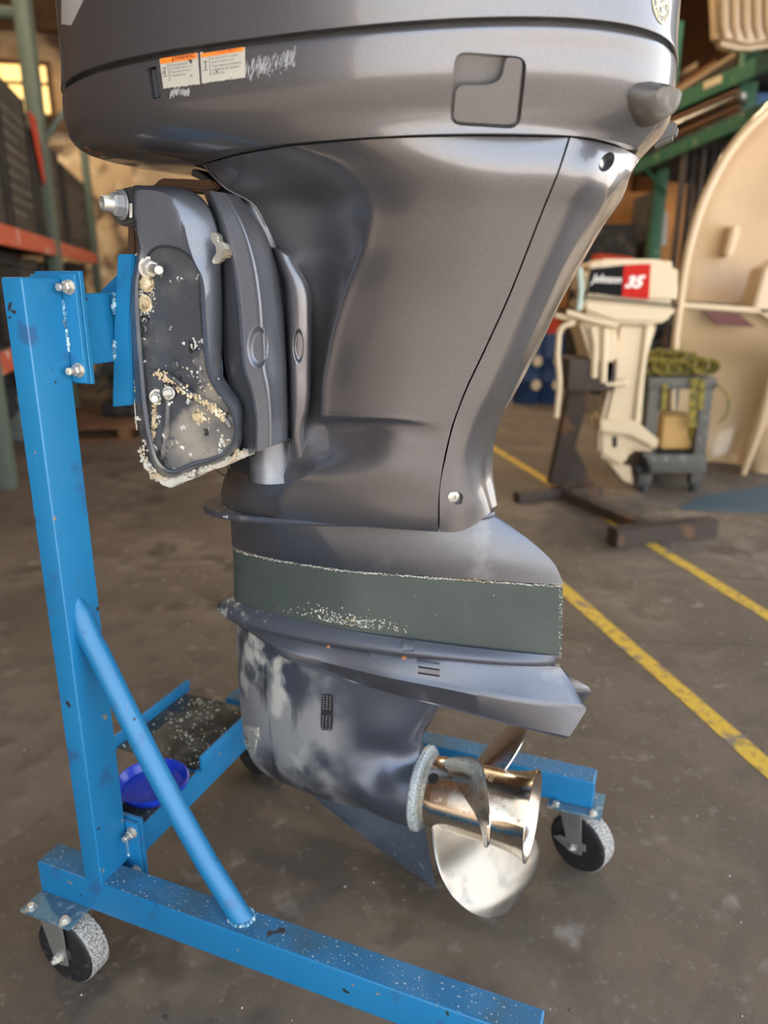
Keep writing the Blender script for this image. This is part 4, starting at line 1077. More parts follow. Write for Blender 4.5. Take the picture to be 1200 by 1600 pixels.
def structure(name, bm, m, frame='B', ang=30):
    o = solo(name, bm, m, None, None, frame, ang=ang, kind='structure'); return o
fl_ = structure('floor', Bx((-14, -14, -.12), (14, 15.2, 0)), m_floor)
structure('pavement', Bx((-14, -14, .001), (14, -2.62, .02)), mat('sunlit_pavement', (.50, .46, .40), .8))
structure('pavement_side', Bx((7.2, -2.61, .001), (14, 15, .02)), bpy.data.materials['sunlit_pavement'])
# floor joints and cracks are real grooves of darker filler
for k, (a, b) in enumerate([((600, 985), (1200, 1010)), ((560, 855), (1200, 905))]):
    A, Bq = WZ(*a), WZ(*b); d = (Bq - A).normalized(); A = A - d * .4; Bq = Bq + d * 3
    pts = [A + (Bq - A) * (i / 30) + Vector((-d.y, d.x, 0)) * random.gauss(0, .006) for i in range(31)]
    bm = bmesh.new(); tube(bm, resample(pts, 2), .0016, 5)
    for v in bm.verts: v.co.z *= .4
    solo('trim_%d' % (k + 1), bm, mat('joint_filler', (.045, .038, .032), .9), None, None, 'W', kind='structure')
bm = Bx((-5.2, 13.0, 0), (7.0, 13.2, 5.6)); wb = structure('wall_back', bm, m_paper)
structure('wall_left', Bx((-5.3, -2.6, 0), (-5.15, 13.0, 5.6)), m_roof)
structure('wall_front', Bx((-5.2, -2.6, 0), (-3.4, -2.45, 5.6)), m_ply)
structure('wall_right', Bx((6.9, 5.0, 0), (7.05, 13.0, 5.6)), m_timber)
bm = Bx((-5.3, -2.6, 5.6), (7.05, 13.2, 5.75)); structure('ceiling', bm, m_roof)
for k in range(7):
    structure('trim_%d' % (k + 4), Bx((-5.2, 1.0 + k * 1.9, 5.25), (6.9, 1.12 + k * 1.9, 5.6)), m_timber)
# timber framing and boards on the back wall
for k, (x, w) in enumerate([(-4.9, .14), (-3.55, .16), (-1.2, .16), (1.2, .16), (3.6, .16), (5.9, .16)]):
    structure('trim_%d' % (k + 11), Bx((x, 12.86, 0), (x + w, 13.0, 5.6)), m_timber)
for k, (z, h, mm) in enumerate([(3.35, .20, m_timber), (2.15, .12, m_timber), (4.62, .5, m_timber)]):
    structure('trim_%d' % (k + 17), Bx((-5.1, 12.80, z), (6.9, 12.88, z + h)), mm)
structure('trim_20', Bx((1.5, 12.7, .8), (6.8, 12.8, 5.5), .01), m_ply)
structure('trim_21', Bx((-5.1, 12.75, 4.95), (-2.6, 12.86, 5.4), .01), m_ply)
# windows at upper left
def window(k, x0, x1, z0, z1):
    w = thing('window_%d' % k, None, None, ((x0 + x1) / 2, 12.78, z0), 'B')
    del w['label']; del w['category']; w['kind'] = 'structure'
    fr_ = bmesh.new()
    for lo, hi in (((x0 - .06, 12.72, z0 - .06), (x1 + .06, 12.8, z0)), ((x0 - .06, 12.72, z1), (x1 + .06, 12.8, z1 + .06)), ((x0 - .06, 12.72, z0), (x0, 12.8, z1)), ((x1, 12.72, z0), (x1 + .06, 12.8, z1))): box(fr_, lo, hi)
    obj('window_frame', fr_, m_timber, w)
    xm, zm = (x0 + x1) / 2, z0 + (z1 - z0) * .62
    for a, b in ((x0, xm - .02), (xm + .02, x1)):
        for c, d in ((z0, zm - .02), (zm + .02, z1)):
            obj('pane', Bx((a, 12.76, c), (b, 12.77, d)), m_glass, w)
    g = bmesh.new(); box(g, (xm - .02, 12.73, z0), (xm + .02, 12.79, z1)); box(g, (x0, 12.73, zm - .02), (x1, 12.79, zm + .02)); obj('muntin', g, m_timber, w)
def Bp(x, y, f):      # photo position on the building plane f = const -> (r, f, z)
    X, Y, Z = ray(x, y); b = R(11.3)
    r_ = X * math.cos(b) + Y * math.sin(b); f_ = -X * math.sin(b) + Y * math.cos(b); t = f / f_
    return Vector((r_ * t, f, CAM_H + Z * t))
w0, w1 = Bp(7, 176, 12.78), Bp(72, 104, 12.78)
window(1, w0.x, w1.x, w0.z, w1.z)
window(2, w0.x - .95, w0.x - .12, w0.z, w1.z)

# yellow floor lines
def line_strip(name, a, b, w, label):
    A, Bq = WZ(*a), WZ(*b); d = (Bq - A).normalized(); n = Vector((-d.y, d.x, 0)) * w / 2; A = A - d * 2.6; Bq = Bq + d * 1.6
    bm = bmesh.new(); pr = None; K = 50
    L, Rr = [], []
    for i in range(K + 1):
        p = A + (Bq - A) * i / K; L.append(p + n * (1 + random.uniform(-.10, .10))); Rr.append(p - n * (1 + random.uniform(-.10, .10)))
    slab([Vector((q.x, q.y, .0016)) for q in L + Rr[::-1]], (0, 0, -.0012), bm=bm)
    return solo(name, bm, m_yellow, label, 'floor marking', 'W', 'painted yellow floor lines')
line_strip('floor_line', (880, 920), (1200, 1200), .062, 'worn yellow floor line nearer the propeller, flaking at its middle')
line_strip('floor_line', (790, 712), (1200, 962), .060, 'worn yellow floor line farther from the motor, running under the rusty stand')

# ================================================================ left: pallet rack with charcoal cartons
def rack_beam(t, a, b, h, d, m, name='beam'):
    """beam between two world points, its front face on them"""
    a, b = Vector(a), Vector(b); dr = (b - a); dr.z = 0; dr.normalize(); n = Vector((dr.y, -dr.x, 0))
    if n.y > 0: n = -n
    return obj(name, slab([a, b, b - Vector((0, 0, h)), a - Vector((0, 0, h))], -n * d, .004), m, t)
la, lb = WY(-60, 345, 4.4), WY(145, 408, 10.0)
la.z = lb.z = 1.57
lr = thing('pallet_rack', 'pallet rack at the left edge with orange red beams and grey green uprights', 'rack', (la.x, la.y, 0), 'W')
rack_beam(lr, la, lb, .13, .05, m_redbeam)
l2 = la.copy(); l2.z = .80; l3 = lb.copy(); l3.z = .80
rack_beam(lr, l2, l3, .13, .05, m_redbeam)
bk = Vector((-1.05, .2, 0))
rack_beam(lr, la + bk, lb + bk, .13, .05, m_redbeam)
bm = slab([la + Vector((0, 0, .0)), lb, lb + bk, la + bk], (0, 0, -.03)); obj('deck', bm, m_junk, lr)
bm = slab([l2, l3, l3 + bk, l2 + bk], (0, 0, -.03)); obj('deck', bm, m_junk, lr)
for p in (la, la.lerp(lb, .46), lb):
    for q in (Vector(), bk):
        c = p + q + Vector((0, .05, 0)); obj('upright', Bx((c.x - .04, c.y, 0), (c.x + .04, c.y + .08, 4.6), .004), m_greygreen, lr)
for k, t_ in enumerate((.10, .19, .30, .52, .74)):
    a_ = la.lerp(lb, t_); d_ = (lb - la).normalized(); n_ = Vector((d_.y, -d_.x, 0))
    n_ = n_ if n_.x > 0 else -n_
    obj('beam_sticker', slab([a_ + n_ * .004 + Vector((0, 0, -.03)), a_ + d_ * .16 + n_ * .004 + Vector((0, 0, -.03)), a_ + d_ * .16 + n_ * .004 + Vector((0, 0, -.10)), a_ + n_ * .004 + Vector((0, 0, -.10))], -n_ * .004), m_offwhite, lr)
# cartons on the top deck, receding
dl = (lb - la); L = dl.length; dr = dl.normalized(); nb = Vector((-dr.y, dr.x, 0)); nb = nb if nb.x < 0 else -nb
cart_lab = ['charcoal carton nearest the picture edge on the left rack, the tallest-looking of the row', 'charcoal carton second from the left picture edge, tall, with faint grey print', 'charcoal carton in the middle of the left rack row with faint grey print', 'charcoal carton last in the left rack row, nearest the grey clamp nut']
for i, (a, b) in enumerate([(.02, .21), (.22, .40), (.42, .66), (.68, .985)]):
    A = la + dl * a; Bq = la + dl * b; h = 1.02 if i < 2 else .86
    if i == 3: h = .80
    t = thing('carton', cart_lab[i], 'box', ((A + Bq) / 2), 'W', 'cartons on the left pallet rack')
    cor = [A, Bq, Bq + nb * .85, A + nb * .85]
    obj('carton_body', slab([p + Vector((0, 0, .002)) for p in cor], (0, 0, h), .012), m_carton, t)
    fr = -nb * .004
    bm = bmesh.new()
    for k in range(9):
        z = .12 + k * (h - .25) / 9; w0_, w1_ = (.12, .86) if k % 3 else (.12, .6)
        p0, p1 = A.lerp(Bq, w0_), A.lerp(Bq, w1_)
        slab([p0 + Vector((0, 0, z)) + fr, p1 + Vector((0, 0, z)) + fr, p1 + Vector((0, 0, z + .022)) + fr, p0 + Vector((0, 0, z + .022)) + fr], nb * .003, bm=bm)
    obj('carton_print', bm, m_cartonprint, t)
    for w_ in (.04, .92):
        p = A.lerp(Bq, w_); obj('carton_edge_strip', slab([p + fr * 2, p + dr * .05 + fr * 2, p + dr * .05 + fr * 2 + Vector((0, 0, h)), p + fr * 2 + Vector((0, 0, h))], nb * .004), m_junk, t)
# red strip hanging on the carton row
a = la + dl * .40 - nb * .03
solo('red_tag', slab([a + Vector((0, 0, .95)), a + dr * .30 + Vector((0, 0, .95)), a + dr * .45 + Vector((0, 0, .45)), a + dr * .33 + Vector((0, 0, .45))], nb * .01, .002), m_red, 'slanted red tag on the row of charcoal cartons', 'tag', 'W')
# dark crates and a pallet below
random.seed(21)
for i in range(7):
    t0 = .03 + i * .135; A = la + dl * t0 + nb * .08; w = .11 * L; h = random.uniform(.45, .66)
    bm = slab([A, A + dr * w, A + dr * w + nb * .7, A + nb * .7], (0, 0, h), .015)
    for v in bm.verts: v.co.z += .805 - 1.57 
    join(bm, slab([A + Vector((0, 0, .815 + h - .08 - 1.57)) - nb * .02, A + dr * w + Vector((0, 0, .815 + h - .08 - 1.57)) - nb * .02, A + dr * w + Vector((0, 0, .815 + h - 1.57)) - nb * .02, A + Vector((0, 0, .815 + h - 1.57)) - nb * .02], nb * .02, .003))
    solo('crate', bm, m_junk if i % 2 else m_carton, '%s dark crate from the picture edge on the lower deck of the left rack' % ('first', 'second', 'third', 'fourth', 'fifth', 'sixth', 'seventh')[i], 'crate', 'W', 'dark crates on the lower rack deck')
for i in range(5):
    t0 = .06 + i * .19; A = la + dl * t0 + nb * .10; w = .15 * L; h = random.uniform(.4, .6)
    A.z = 0
    bm = bmesh.new()
    lathe(bm, A + dr * w * .5 + nb * .4, (0, 0, 1), [(0, .26), (.02, .28), (h * .5, .285), (h - .02, .28), (h, .26)], 24)
    lathe(bm, A + dr * w * .5 + nb * .4 + Vector((0, 0, h)), (0, 0, 1), [(0, .1), (.03, .1)], 16)
    solo('drum', bm, m_junk, '%s low dark drum from the front, on the floor under the left rack' % ('first', 'second', 'third', 'fourth', 'fifth')[i], 'drum', 'W', 'dark drums under the left rack')
# wooden pallet with dark machine in the mid distance, left of the bracket
def pallet(c, w, d, rotz, label, m):
    t = thing('pallet', label, 'pallet', c, 'W')
    c = Vector(c); Rm = Matrix.Rotation(rotz, 4, 'Z')
    def pbox(name, lo, hi):
        bm = Bx(lo, hi, .003); bmesh.ops.transform(bm, matrix=Matrix.Translation(c) @ Rm, verts=bm.verts); obj(name, bm, m, t)
    for k in range(6): pbox('board', (-w / 2, -d / 2 + k * (d - .1) / 5, .10), (w / 2, -d / 2 + .1 + k * (d - .1) / 5, .125))
    for k in range(3): pbox('bearer', (-w / 2 + k * (w - .09) / 2, -d / 2, 0.022), (-w / 2 + .09 + k * (w - .09) / 2, d / 2, .10))
    for k in range(3): pbox('bottom_board', (-w / 2, -d / 2 + k * (d - .1) / 2, 0), (w / 2, -d / 2 + .1 + k * (d - .1) / 2, .022))
pp = WZ(210, 690)
pallet((pp.x - .15, pp.y + .5, 0), 1.25, 1.0, R(8), 'brown wooden pallet on the floor behind the blue post', m_timber)
def engine_lump(c, s, label, m1, m2, seed, grp=None, cat='engine'):
    random.seed(seed); c = Vector(c)
    t = thing('spare_motor', label, cat, c, 'W', grp)
    obj('motor_cowl', Bx(c + Vector((-.22 * s, -.18 * s, .55 * s)), c + Vector((.22 * s, .25 * s, .95 * s)), .06 * s, 4), m1, t)
    obj('motor_leg', Bx(c + Vector((-.09 * s, -.07 * s, .12 * s)), c + Vector((.11 * s, .09 * s, .56 * s)), .03 * s, 3), m2, t)
    bm = Bx(c + Vector((-.16 * s, -.12 * s, 0)), c + Vector((.18 * s, .12 * s, .13 * s)), .03 * s, 3)
    obj('motor_foot', bm, m2, t)
    bm = bmesh.new()
    for k in range(5): tube(bm, resample([c + Vector((random.uniform(-.2, .2) * s, -.17 * s, random.uniform(.2, .9) * s)) for _ in range(4)], 5), .012 * s, 6)
    obj('hose', bm, m_rubber, t)
engine_lump((pp.x - .25, pp.y + .55, .125), .95, 'dark stripped motor standing on the wooden pallet behind the blue post', m_junk, m_junk, 31)
q = WZ(260, 655)
engine_lump((q.x, q.y + .6, 0), 1.2, 'dark motor standing on the floor farther back, seen beside the clamp bracket', m_carton, m_junk, 32)
q = WZ(60, 700)
engine_lump((q.x - .3, q.y + .3, 0), .75, 'dark motor with pale foot on the floor at the left picture edge', m_junk, mat('pale_grey_foot', (.16, .18, .17), .6), 33)
# beige stacked panels and an orange bin by the back wall
sp_list = [(95, 460, 10.9, 130, 240, m_paper, 'mottled beige board leaning by the back wall, left of the clamp nut'),
           (215, 470, 10.5, 140, 215, m_paper, 'mottled beige board leaning by the back wall, behind the clamp bracket')]
for x, y, Y0, w, h, mm, lab in sp_list:
    a, b = WY(x, y, Y0), WY(x + w, y, Y0); zt = WY(x, y - h, Y0).z
    bm = slab([Vector((a.x, Y0, 0)), Vector((b.x, Y0, 0)), Vector((b.x, Y0 + .25, zt)), Vector((a.x, Y0 + .25, zt))], (0, .10, 0), .01)
    solo('leaning_board', bm, mm, lab, 'board', 'W')
a, b = WY(74, 262, 11.6), WY(134, 300, 11.6)
t = thing('storage_bin', 'orange brown open bin on a dark post near the charcoal cartons', 'bin', ((a.x + b.x) / 2, 11.6, 0), 'W')
obj('bin_body', Bx((a.x, 11.6, b.z), (b.x, 12.1, a.z), .02), m_ply, t); obj('bin_post', Bx(((a.x + b.x) / 2 - .15, 11.7, 0), ((a.x + b.x) / 2 + .15, 12.0, b.z), .01), m_timber, t)
# grey green roof post and brace at upper left
a = WY(25, 0, 7.2); c2 = WY(45, 100, 7.2)
t = thing('roof_post', 'grey green steel post with slanting brace at upper left, in front of the window', 'post', (c2.x, 7.2, 0), 'W')
obj('post', Bx((c2.x - .06, 7.15, 0), (c2.x + .06, 7.28, 5.58), .006), m_greygreen, t)
obj('brace', Tb([WY(55, 238, 7.22), WY(100, 175, 7.25)], .03, 8), m_greygreen, t)
obj('brace', Tb([WY(-30, 16, 7.22), WY(40, 22, 7.22)], .05, 8), m_greygreen, t)

# ================================================================ right: vintage outboard on rusty stand, cart, boats, rack
YO = 4.15
def W2(x, y, Y0=YO): return WY(x, y, Y0)
ob = thing('vintage_outboard', 'small cream vintage outboard with black and red cowl decal on rusty stand', 'outboard motor', (W2(980, 700).x, YO, .15), 'W')
cw = [(917, 420), (912, 462), (930, 470), (1060, 477), (1063, 440), (1062, 412), (1040, 405), (940, 404)]
obj('cowl', slab([W2(*p) for p in cw], (0, .34, 0), .03, 4), m_offwhite, ob)
obj('cowl_seam', slab([W2(912, 463, YO - .004), W2(1061, 476, YO - .004), W2(1061, 479, YO - .004), W2(912, 466, YO - .004)], (0, .3, 0), .001), m_dark, ob)
dec = obj('cowl_decal', slab([W2(*p, YO - .004) for p in [(923, 420), (975, 414), (972, 464), (918, 457)]], (0, .004, 0)), mat('decal_black', (.008, .008, .009), .75, spec=.15), ob)
obj('cowl_decal', slab([W2(*p, YO - .004) for p in [(975, 414), (1017, 412), (1014, 468), (972, 464)]], (0, .004, 0)), mat('decal_red', (.50, .015, .008), .7, spec=.2), ob)
m_dw = mat('decal_white', (.85, .82, .76), .5)
def txt_on(q, Y0):
    return lambda x, y, z: W2(q[0][0] * (1 - x) * y + q[1][0] * x * y + q[2][0] * x * (1 - y) + q[3][0] * (1 - x) * (1 - y), q[0][1] * (1 - x) * y + q[1][1] * x * y + q[2][1] * x * (1 - y) + q[3][1] * (1 - x) * (1 - y), Y0)
obj('decal_text', text_bm('Johnson', txt_on([(925, 428), (972, 430), (970, 447), (922, 445)], YO - .007), bold=.02, shear=.3), m_dw, ob)
obj('decal_text', text_bm('35', txt_on([(979, 431), (1009, 430), (1006, 451), (976, 450)], YO - .007), bold=.05, shear=.3), m_dw, ob)
obj('lower_cowl', slab([W2(*p) for p in [(910, 466), (1060, 478), (1052, 495), (1030, 508), (960, 505), (912, 488)]], (0, .32, 0), .02, 3), m_offwhite, ob)
obj('midsection', slab([W2(*p, YO + .07) for p in [(965, 500), (1030, 503), (1012, 560), (1003, 668), (940, 662), (955, 600), (958, 540)]], (0, .16, 0), .025, 3), m_offwhite, ob)
obj('rear_edge_rib', Tb([W2(1012, 505, YO + .06), W2(1000, 600, YO + .06), W2(993, 665, YO + .06)], .018, 10), m_offwhite, ob)
obj('gearcase', slab([W2(*p, YO + .09) for p in [(936, 662), (1000, 665), (1028, 690), (1024, 706), (985, 705), (980, 725), (968, 730), (936, 712)]], (0, .11, 0), .02, 3), m_offwhite, ob)
obj('vent_plate', slab([W2(*p, YO + .04) for p in [(938, 655), (995, 658), (1030, 688), (1026, 702), (985, 680), (938, 674)]], (0, .2, 0), .006), m_offwhite, ob)
obj('skeg', slab([W2(*p, YO + .14) for p in [(950, 722), (985, 728), (990, 758), (975, 752)]], (0, .015, 0), .003), m_offwhite, ob)
obj('intake_slot', slab([W2(*p, YO + .086) for p in [(957, 682), (964, 682), (964, 699), (957, 699)]], (0, .004, 0)), m_dark, ob)
pr = W2(1000, 733, YO + .14)
bm = bmesh.new(); lathe(bm, pr - Vector((.03, 0, 0)), (1, 0, 0), [(0, .035), (.09, .03), (.10, .015)], 20)
for k in range(3):
    a = k * 2.094 + .4; d = Vector((0, math.cos(a), math.sin(a))); e = Vector((.4, -math.sin(a), math.cos(a))).normalized()
    slab([pr + d * .02 - e * .03, pr + d * .09 - e * .06, pr + d * .125, pr + d * .10 + e * .05, pr + d * .02 + e * .03], (.012, 0, 0), .003, bm=bm)
obj('propeller', bm, m_rubber, ob, label='dark propeller')
obj('clamp_bracket', slab([W2(*p, YO - .02) for p in [(905, 500), (960, 505), (968, 530), (962, 590), (948, 612), (930, 600), (918, 540)]], (0, .30, 0), .02, 3), m_offwhite, ob)
obj('bracket_rib', Tb([W2(925, 510, YO - .03), W2(930, 540, YO - .03), W2(928, 590, YO - .03)], .02, 10), m_offwhite, ob)
obj('bracket_rib', Tb([W2(945, 512, YO - .03), W2(944, 545, YO - .03), W2(942, 598, YO - .03)], .02, 10), m_offwhite, ob)
obj('clamp_screw', Tb([W2(885, 488, YO - .05), W2(925, 500, YO - .05), W2(965, 510, YO - .05)], .017, 10), m_offwhite, ob)
obj('clamp_screw', Tb([W2(868, 493, YO - .02), W2(900, 500, YO - .02)], .014, 10), m_offwhite, ob)
obj('tiller_tube', Tb(resample([W2(898, 504, YO - .08), W2(878, 512, YO - .08), W2(872, 540, YO - .08), W2(874, 600, YO - .08), W2(869, 652, YO - .08)], 5), .015, 10), m_offwhite, ob, label='pale bent tube hanging in front')
obj('shift_lever', Tb([W2(905, 418, YO), W2(908, 455, YO), W2(904, 485, YO)], .016, 10), mat('pale_green', (.42, .52, .46), .5), ob)
obj('pivot_boss', Lt(W2(948, 600, YO - .0), (1, 0, .05), [(-.01, .022), (.10, .022), (.11, .014)], 14), m_offwhite, ob)

rs = thing('motor_stand', 'dark rusty T-base steel stand under the cream vintage outboard', 'stand', (WZ(870, 770).x, 4.2, 0), 'W')
p0 = WZ(868, 768); top = WY(915, 575, YO + .02)
obj('post', slab([p0 + Vector((-.05, -.04, .05)), p0 + Vector((.05, -.04, .05)), top + Vector((.06, 0, 0)), top + Vector((-.06, 0, 0))], (0, .09, 0), .006), m_rust, rs)
obj('post_head', Bx(top + Vector((-.10, -.04, -.12)), top + Vector((.16, .22, .05)), .012), m_rust, rs)
obj('gusset', slab([p0 + Vector((.02, -.01, .05)), p0 + Vector((.22, -.06, .05)), p0 + Vector((.05, -.01, .36))], (0, .02, 0), .003), m_rust, rs)
def floor_bar(a, b, w, h, z0=0.0):
    a, b = Vector(a), Vector(b); d = (b - a).normalized(); n = Vector((-d.y, d.x, 0)) * w / 2
    return slab([Vector((q.x, q.y, z0 + h)) for q in (a - n, b - n, b + n, a + n)], (0, 0, -h), .004)
c0, c1 = WZ(868, 772), WZ(1020, 838)
obj('base_bar', floor_bar(c0, c1, .08, .055, .001), m_rust, rs)
obj('base_bar', floor_bar(WZ(955, 852), WZ(1112, 834), .085, .085), m_rust, rs)
obj('base_bar', floor_bar(WZ(806, 784), WZ(935, 772), .08, .055), m_rust, rs)

# cart with straps
ct_ = thing('utility_cart', 'grey steel two-shelf utility cart heaped with yellow straps', 'cart', (WZ(1065, 760).x, 4.6, 0), 'W')
cx0, cx1 = W2(1012, 600, 4.4).x, W2(1118, 600, 4.4).x; zt = W2(1060, 594, 4.4).z; zb = W2(1060, 705, 4.4).z
for x in (cx0 + .045, cx1 - .045):
    for y in (4.42, 4.92):
        obj('leg', Bx((x - .035, y - .03, .05), (x + .035, y + .03, zt - .02), .004), m_cart, ct_)
        obj('foot', Lt((x, y, 0), (0, 0, 1), [(0, .03), (.05, .03)], 14), m_rubber, ct_)
obj('top_shelf', Bx((cx0, 4.38, zt - .05), (cx1, 4.96, zt + .015), .006), m_cart, ct_)
obj('bottom_shelf', Bx((cx0, 4.385, zb - .13), (cx1, 4.955, zb - .02), .006), m_cart, ct_)
obj('shelf_mat', Bx((cx0 + .03, 4.41, zb - .0205), (cx1 - .03, 4.93, zb - .008), .002), m_junk, ct_)
random.seed(9)
for k in range(9):
    bm = bmesh.new(); c = Vector((cx0 + .03 + (k % 5) * (cx1 - cx0 - .06) / 4.2, 4.45 + (k // 5) * .12, zt + .016 + (k // 5) * .035))
    r = random.uniform(.074, .092); tilt = random.uniform(-.6, .6)
    c.z += .62 * r + .006
    for j in range(3):
        pts = [c + Vector(((r - j * .013) * math.cos(a), (r - j * .013) * .5 * math.sin(a) * tilt + j * .012, (r * .62 - j * .010) * math.sin(a))) for a in [2 * math.pi * i / 16 for i in range(17)]]
        for i in range(16):
            a, b = pts[i], pts[i + 1]; d = Vector((0, .045, 0))
            slab([a, b, b + d, a + d], (b - a).cross(d).normalized() * .006, bm=bm)
    solo('ratchet_strap', bm, m_strap, 'coiled yellow green strap, %s, in the heap on the grey cart' % ('front row leftmost', 'front row second from left', 'front row middle', 'front row second from right', 'front row rightmost', 'back row leftmost', 'back row second from left', 'back row third from left', 'back row rightmost')[k], 'strap', 'W', 'coiled straps heaped on the grey cart', ang=40)
for k, (x, y0, y1, w) in enumerate([(1085, 590, 668, 13), (1098, 592, 640, 9), (1040, 600, 640, 8)]):
    a, b = W2(x, y0, 4.365), W2(x - 3, y1, 4.365); ww = w / 280 * .5
    bm = slab([a + Vector((-ww, 0, 0)), a + Vector((ww, 0, 0)), b + Vector((ww, .0, 0)), b + Vector((-ww, 0, 0))], (0, .006, 0), .001)
    solo('hanging_strap', bm, m_strap, ['yellow strap end hanging widest down the front of the grey cart', 'short narrow yellow strap end hanging near the cart\'s right leg', 'narrow yellow strap end hanging near the cart\'s left leg'][k], 'strap', 'W')
bm = Tb(resample([W2(1120, 600, 4.37), W2(1135, 615, 4.37), W2(1134, 650, 4.37), W2(1122, 662, 4.37)], 5), .007, 8)
solo('strap_loop', bm, m_strap, 'thin yellow strap loop hanging off the right side of the grey cart', 'strap', 'W')
bm = Bx((cx0 + .13, 4.45, zb - .004), (cx0 + .34, 4.7, zb + .20), .03, 3)
solo('cardboard_box', bm, mat('tan_card', (.50, .30, .10), .7), 'small tan box on the lower shelf of the grey cart', 'box', 'W')
bm = bmesh.new()
for i in range(14): blob(bm, (random.uniform(cx0 + .36, cx1 - .06), random.uniform(4.45, 4.7), zb + .05 + random.uniform(0, .1)), .055, .4, 2)
solo('rag_pile', bm, m_strap, 'heap of olive rags on the lower shelf of the grey cart', 'rags', 'W', kind='stuff')

# drums at the far right of the floor
for k, (x, w, lab) in enumerate([(826, 44, 'navy blue drum, left one beside the leg of the grey motor'), (858, 46, 'navy blue drum under an orange red bucket, right of its twin')]):
    c = WZ(x, 632); hz = WY(x, 522, c.y).z; rr = w / 2 / F_PX * c.y * 1.03
    t = thing('drum', lab, 'drum', c + Vector((0, rr, 0)), 'W', 'navy drums')
    cc_ = c + Vector((0, rr, 0))
    obj('drum_body', Lt(cc_, (0, 0, 1), [(0, rr * .97), (.02, rr), (hz * .33, rr), (hz * .34, rr * 1.03), (hz * .36, rr), (hz * .66, rr), (hz * .67, rr * 1.03), (hz * .69, rr), (hz - .02, rr), (hz, rr * .97)], 28), m_barrel, t)
    for kk, yy in enumerate((.28, .62)):
        obj('drum_label', Lt(cc_ + Vector((rr * .45, -rr * .88, hz * yy)), (.35, -1, 0), [(0, .055), (.008, .055)], 16), m_offwhite, t)
    if k:
        solo('bucket', Lt(cc_ + Vector((0, 0, hz + .001)), (0, 0, 1), [(0, rr * .6), (.16, rr * .75), (.18, rr * .8), (.18, rr * .7), (.02, rr * .55)], 24), m_red, 'orange red bucket on top of the navy drum', 'bucket', 'W')
c = WZ(806, 628)
solo('jug', Lt(c + Vector((0, .1, 0)), (0, 0, 1), [(0, .09), (.02, .10), (.16, .10), (.20, .05), (.24, .03), (.26, .03)], 20), mat('clear_jug', (.55, .62, .70), .3), 'small pale jug on the floor left of the navy drums', 'jug', 'W')

# boat hull section on its end
bt_ = thing('boat_hull', 'huge cream boat moulding standing upright on the right behind the cart', 'boat', (2.3, 5.0, 0), 'W')
YB = 4.85
def HB(x, y, d=0.0): return WY(x, y, YB + d)
rows = [
    [HB(1340, 60, .0), HB(1345, 75, .18), HB(1380, 110, .34), HB(1440, 150, .45), HB(1520, 200, .5)],
    [HB(1205, 165, .0), HB(1216, 178, .18), HB(1250, 205, .34), HB(1320, 240, .45), HB(1420, 270, .5)],
    [HB(1145, 228, .0), HB(1158, 238, .18), HB(1195, 262, .34), HB(1270, 290, .45), HB(1400, 320, .5)],
    [HB(1100, 310, .0), HB(1115, 316, .18), HB(1150, 332, .33), HB(1230, 350, .44), HB(1400, 375, .5)],
    [HB(1074, 395, .0), HB(1090, 398, .16), HB(1122, 405, .30), HB(1200, 415, .40), HB(1400, 430, .45)],
    [HB(1062, 470, .0), HB(1078, 471, .10), HB(1110, 473, .20), HB(1190, 478, .26), HB(1400, 485, .3)],
]
obj('hull_shell', shell(net(rows, 6, 5), (0, .035, 0)), m_cream, bt_, ang=50)
edge = resample([HB(1340, 60), HB(1205, 165), HB(1145, 228), HB(1100, 310), HB(1074, 395), HB(1062, 470), HB(1052, 560), HB(1050, 660), HB(1075, 735), HB(1140, 762), HB(1200, 748), HB(1280, 700)], 6)
obj('hull_rim', Tb([p + Vector((0, -.01, 0)) for p in edge], .026, 12), m_creamlight, bt_, label='pale rolled rim')
obj('hull_stringer', slab([HB(1146, 352, .22), HB(1160, 354, .22), HB(1146, 402, .22), HB(1134, 400, .22)], (0, .25, 0), .012), m_creamlight, bt_)
rows = [
    [HB(1062, 476, .0), HB(1110, 480, .05), HB(1180, 484, .05), HB(1260, 488, .0), HB(1400, 494, .0)],
    [HB(1056, 520, .1), HB(1105, 525, .16), HB(1170, 524, .12), HB(1250, 520, .02), HB(1400, 515, .0)],
    [HB(1052, 580, .3), HB(1105, 585, .36), HB(1165, 578, .30), HB(1215, 570, .10), HB(1400, 560, .05)],
    [HB(1050, 650, .32), HB(1110, 660, .42), HB(1160, 655, .36), HB(1200, 640, .08), HB(1400, 620, .05)],
    [HB(1066, 715, .2), HB(1115, 722, .36), HB(1150, 720, .30), HB(1176, 705, .05), HB(1400, 670, .05)],
    [HB(1100, 752, .0), HB(1130, 760, .04), HB(1160, 760, .02), HB(1200, 748, .0), HB(1400, 700, .0)],
]
lowb = obj('deck_moulding', shell(net(rows, 7, 6), (0, .035, 0)), m_creamlight, bt_, ang=50, label='glossy lower moulding')
obj('hull_shelf', slab([HB(1060, 472, -.02), HB(1200, 482, -.02), HB(1400, 490, -.02), HB(1400, 498, -.02), HB(1200, 490, -.02), HB(1060, 480, -.02)], (0, .3, 0), .006), m_creamlight, bt_)
obj('hull_opening', slab([HB(1097, 487, -.03), HB(1155, 490, -.03), HB(1182, 512, -.03), HB(1122, 508, -.03)], (0, .02, 0), .003), mat('opening_dark_red', (.09, .008, .005), .5), bt_, label='dark red opening under the shelf')
obj('hull_rib', Tb([HB(1215, 560, -.03), HB(1190, 660, -.02), HB(1160, 745, -.01)], [.035, .03, .02], 12), m_creamlight, bt_)
obj('hull_flange', slab([HB(1195, 420, -.02), HB(1230, 400, -.02), HB(1235, 520, -.02), HB(1178, 482, -.02)], (0, .2, 0), .01), m_creamlight, bt_)
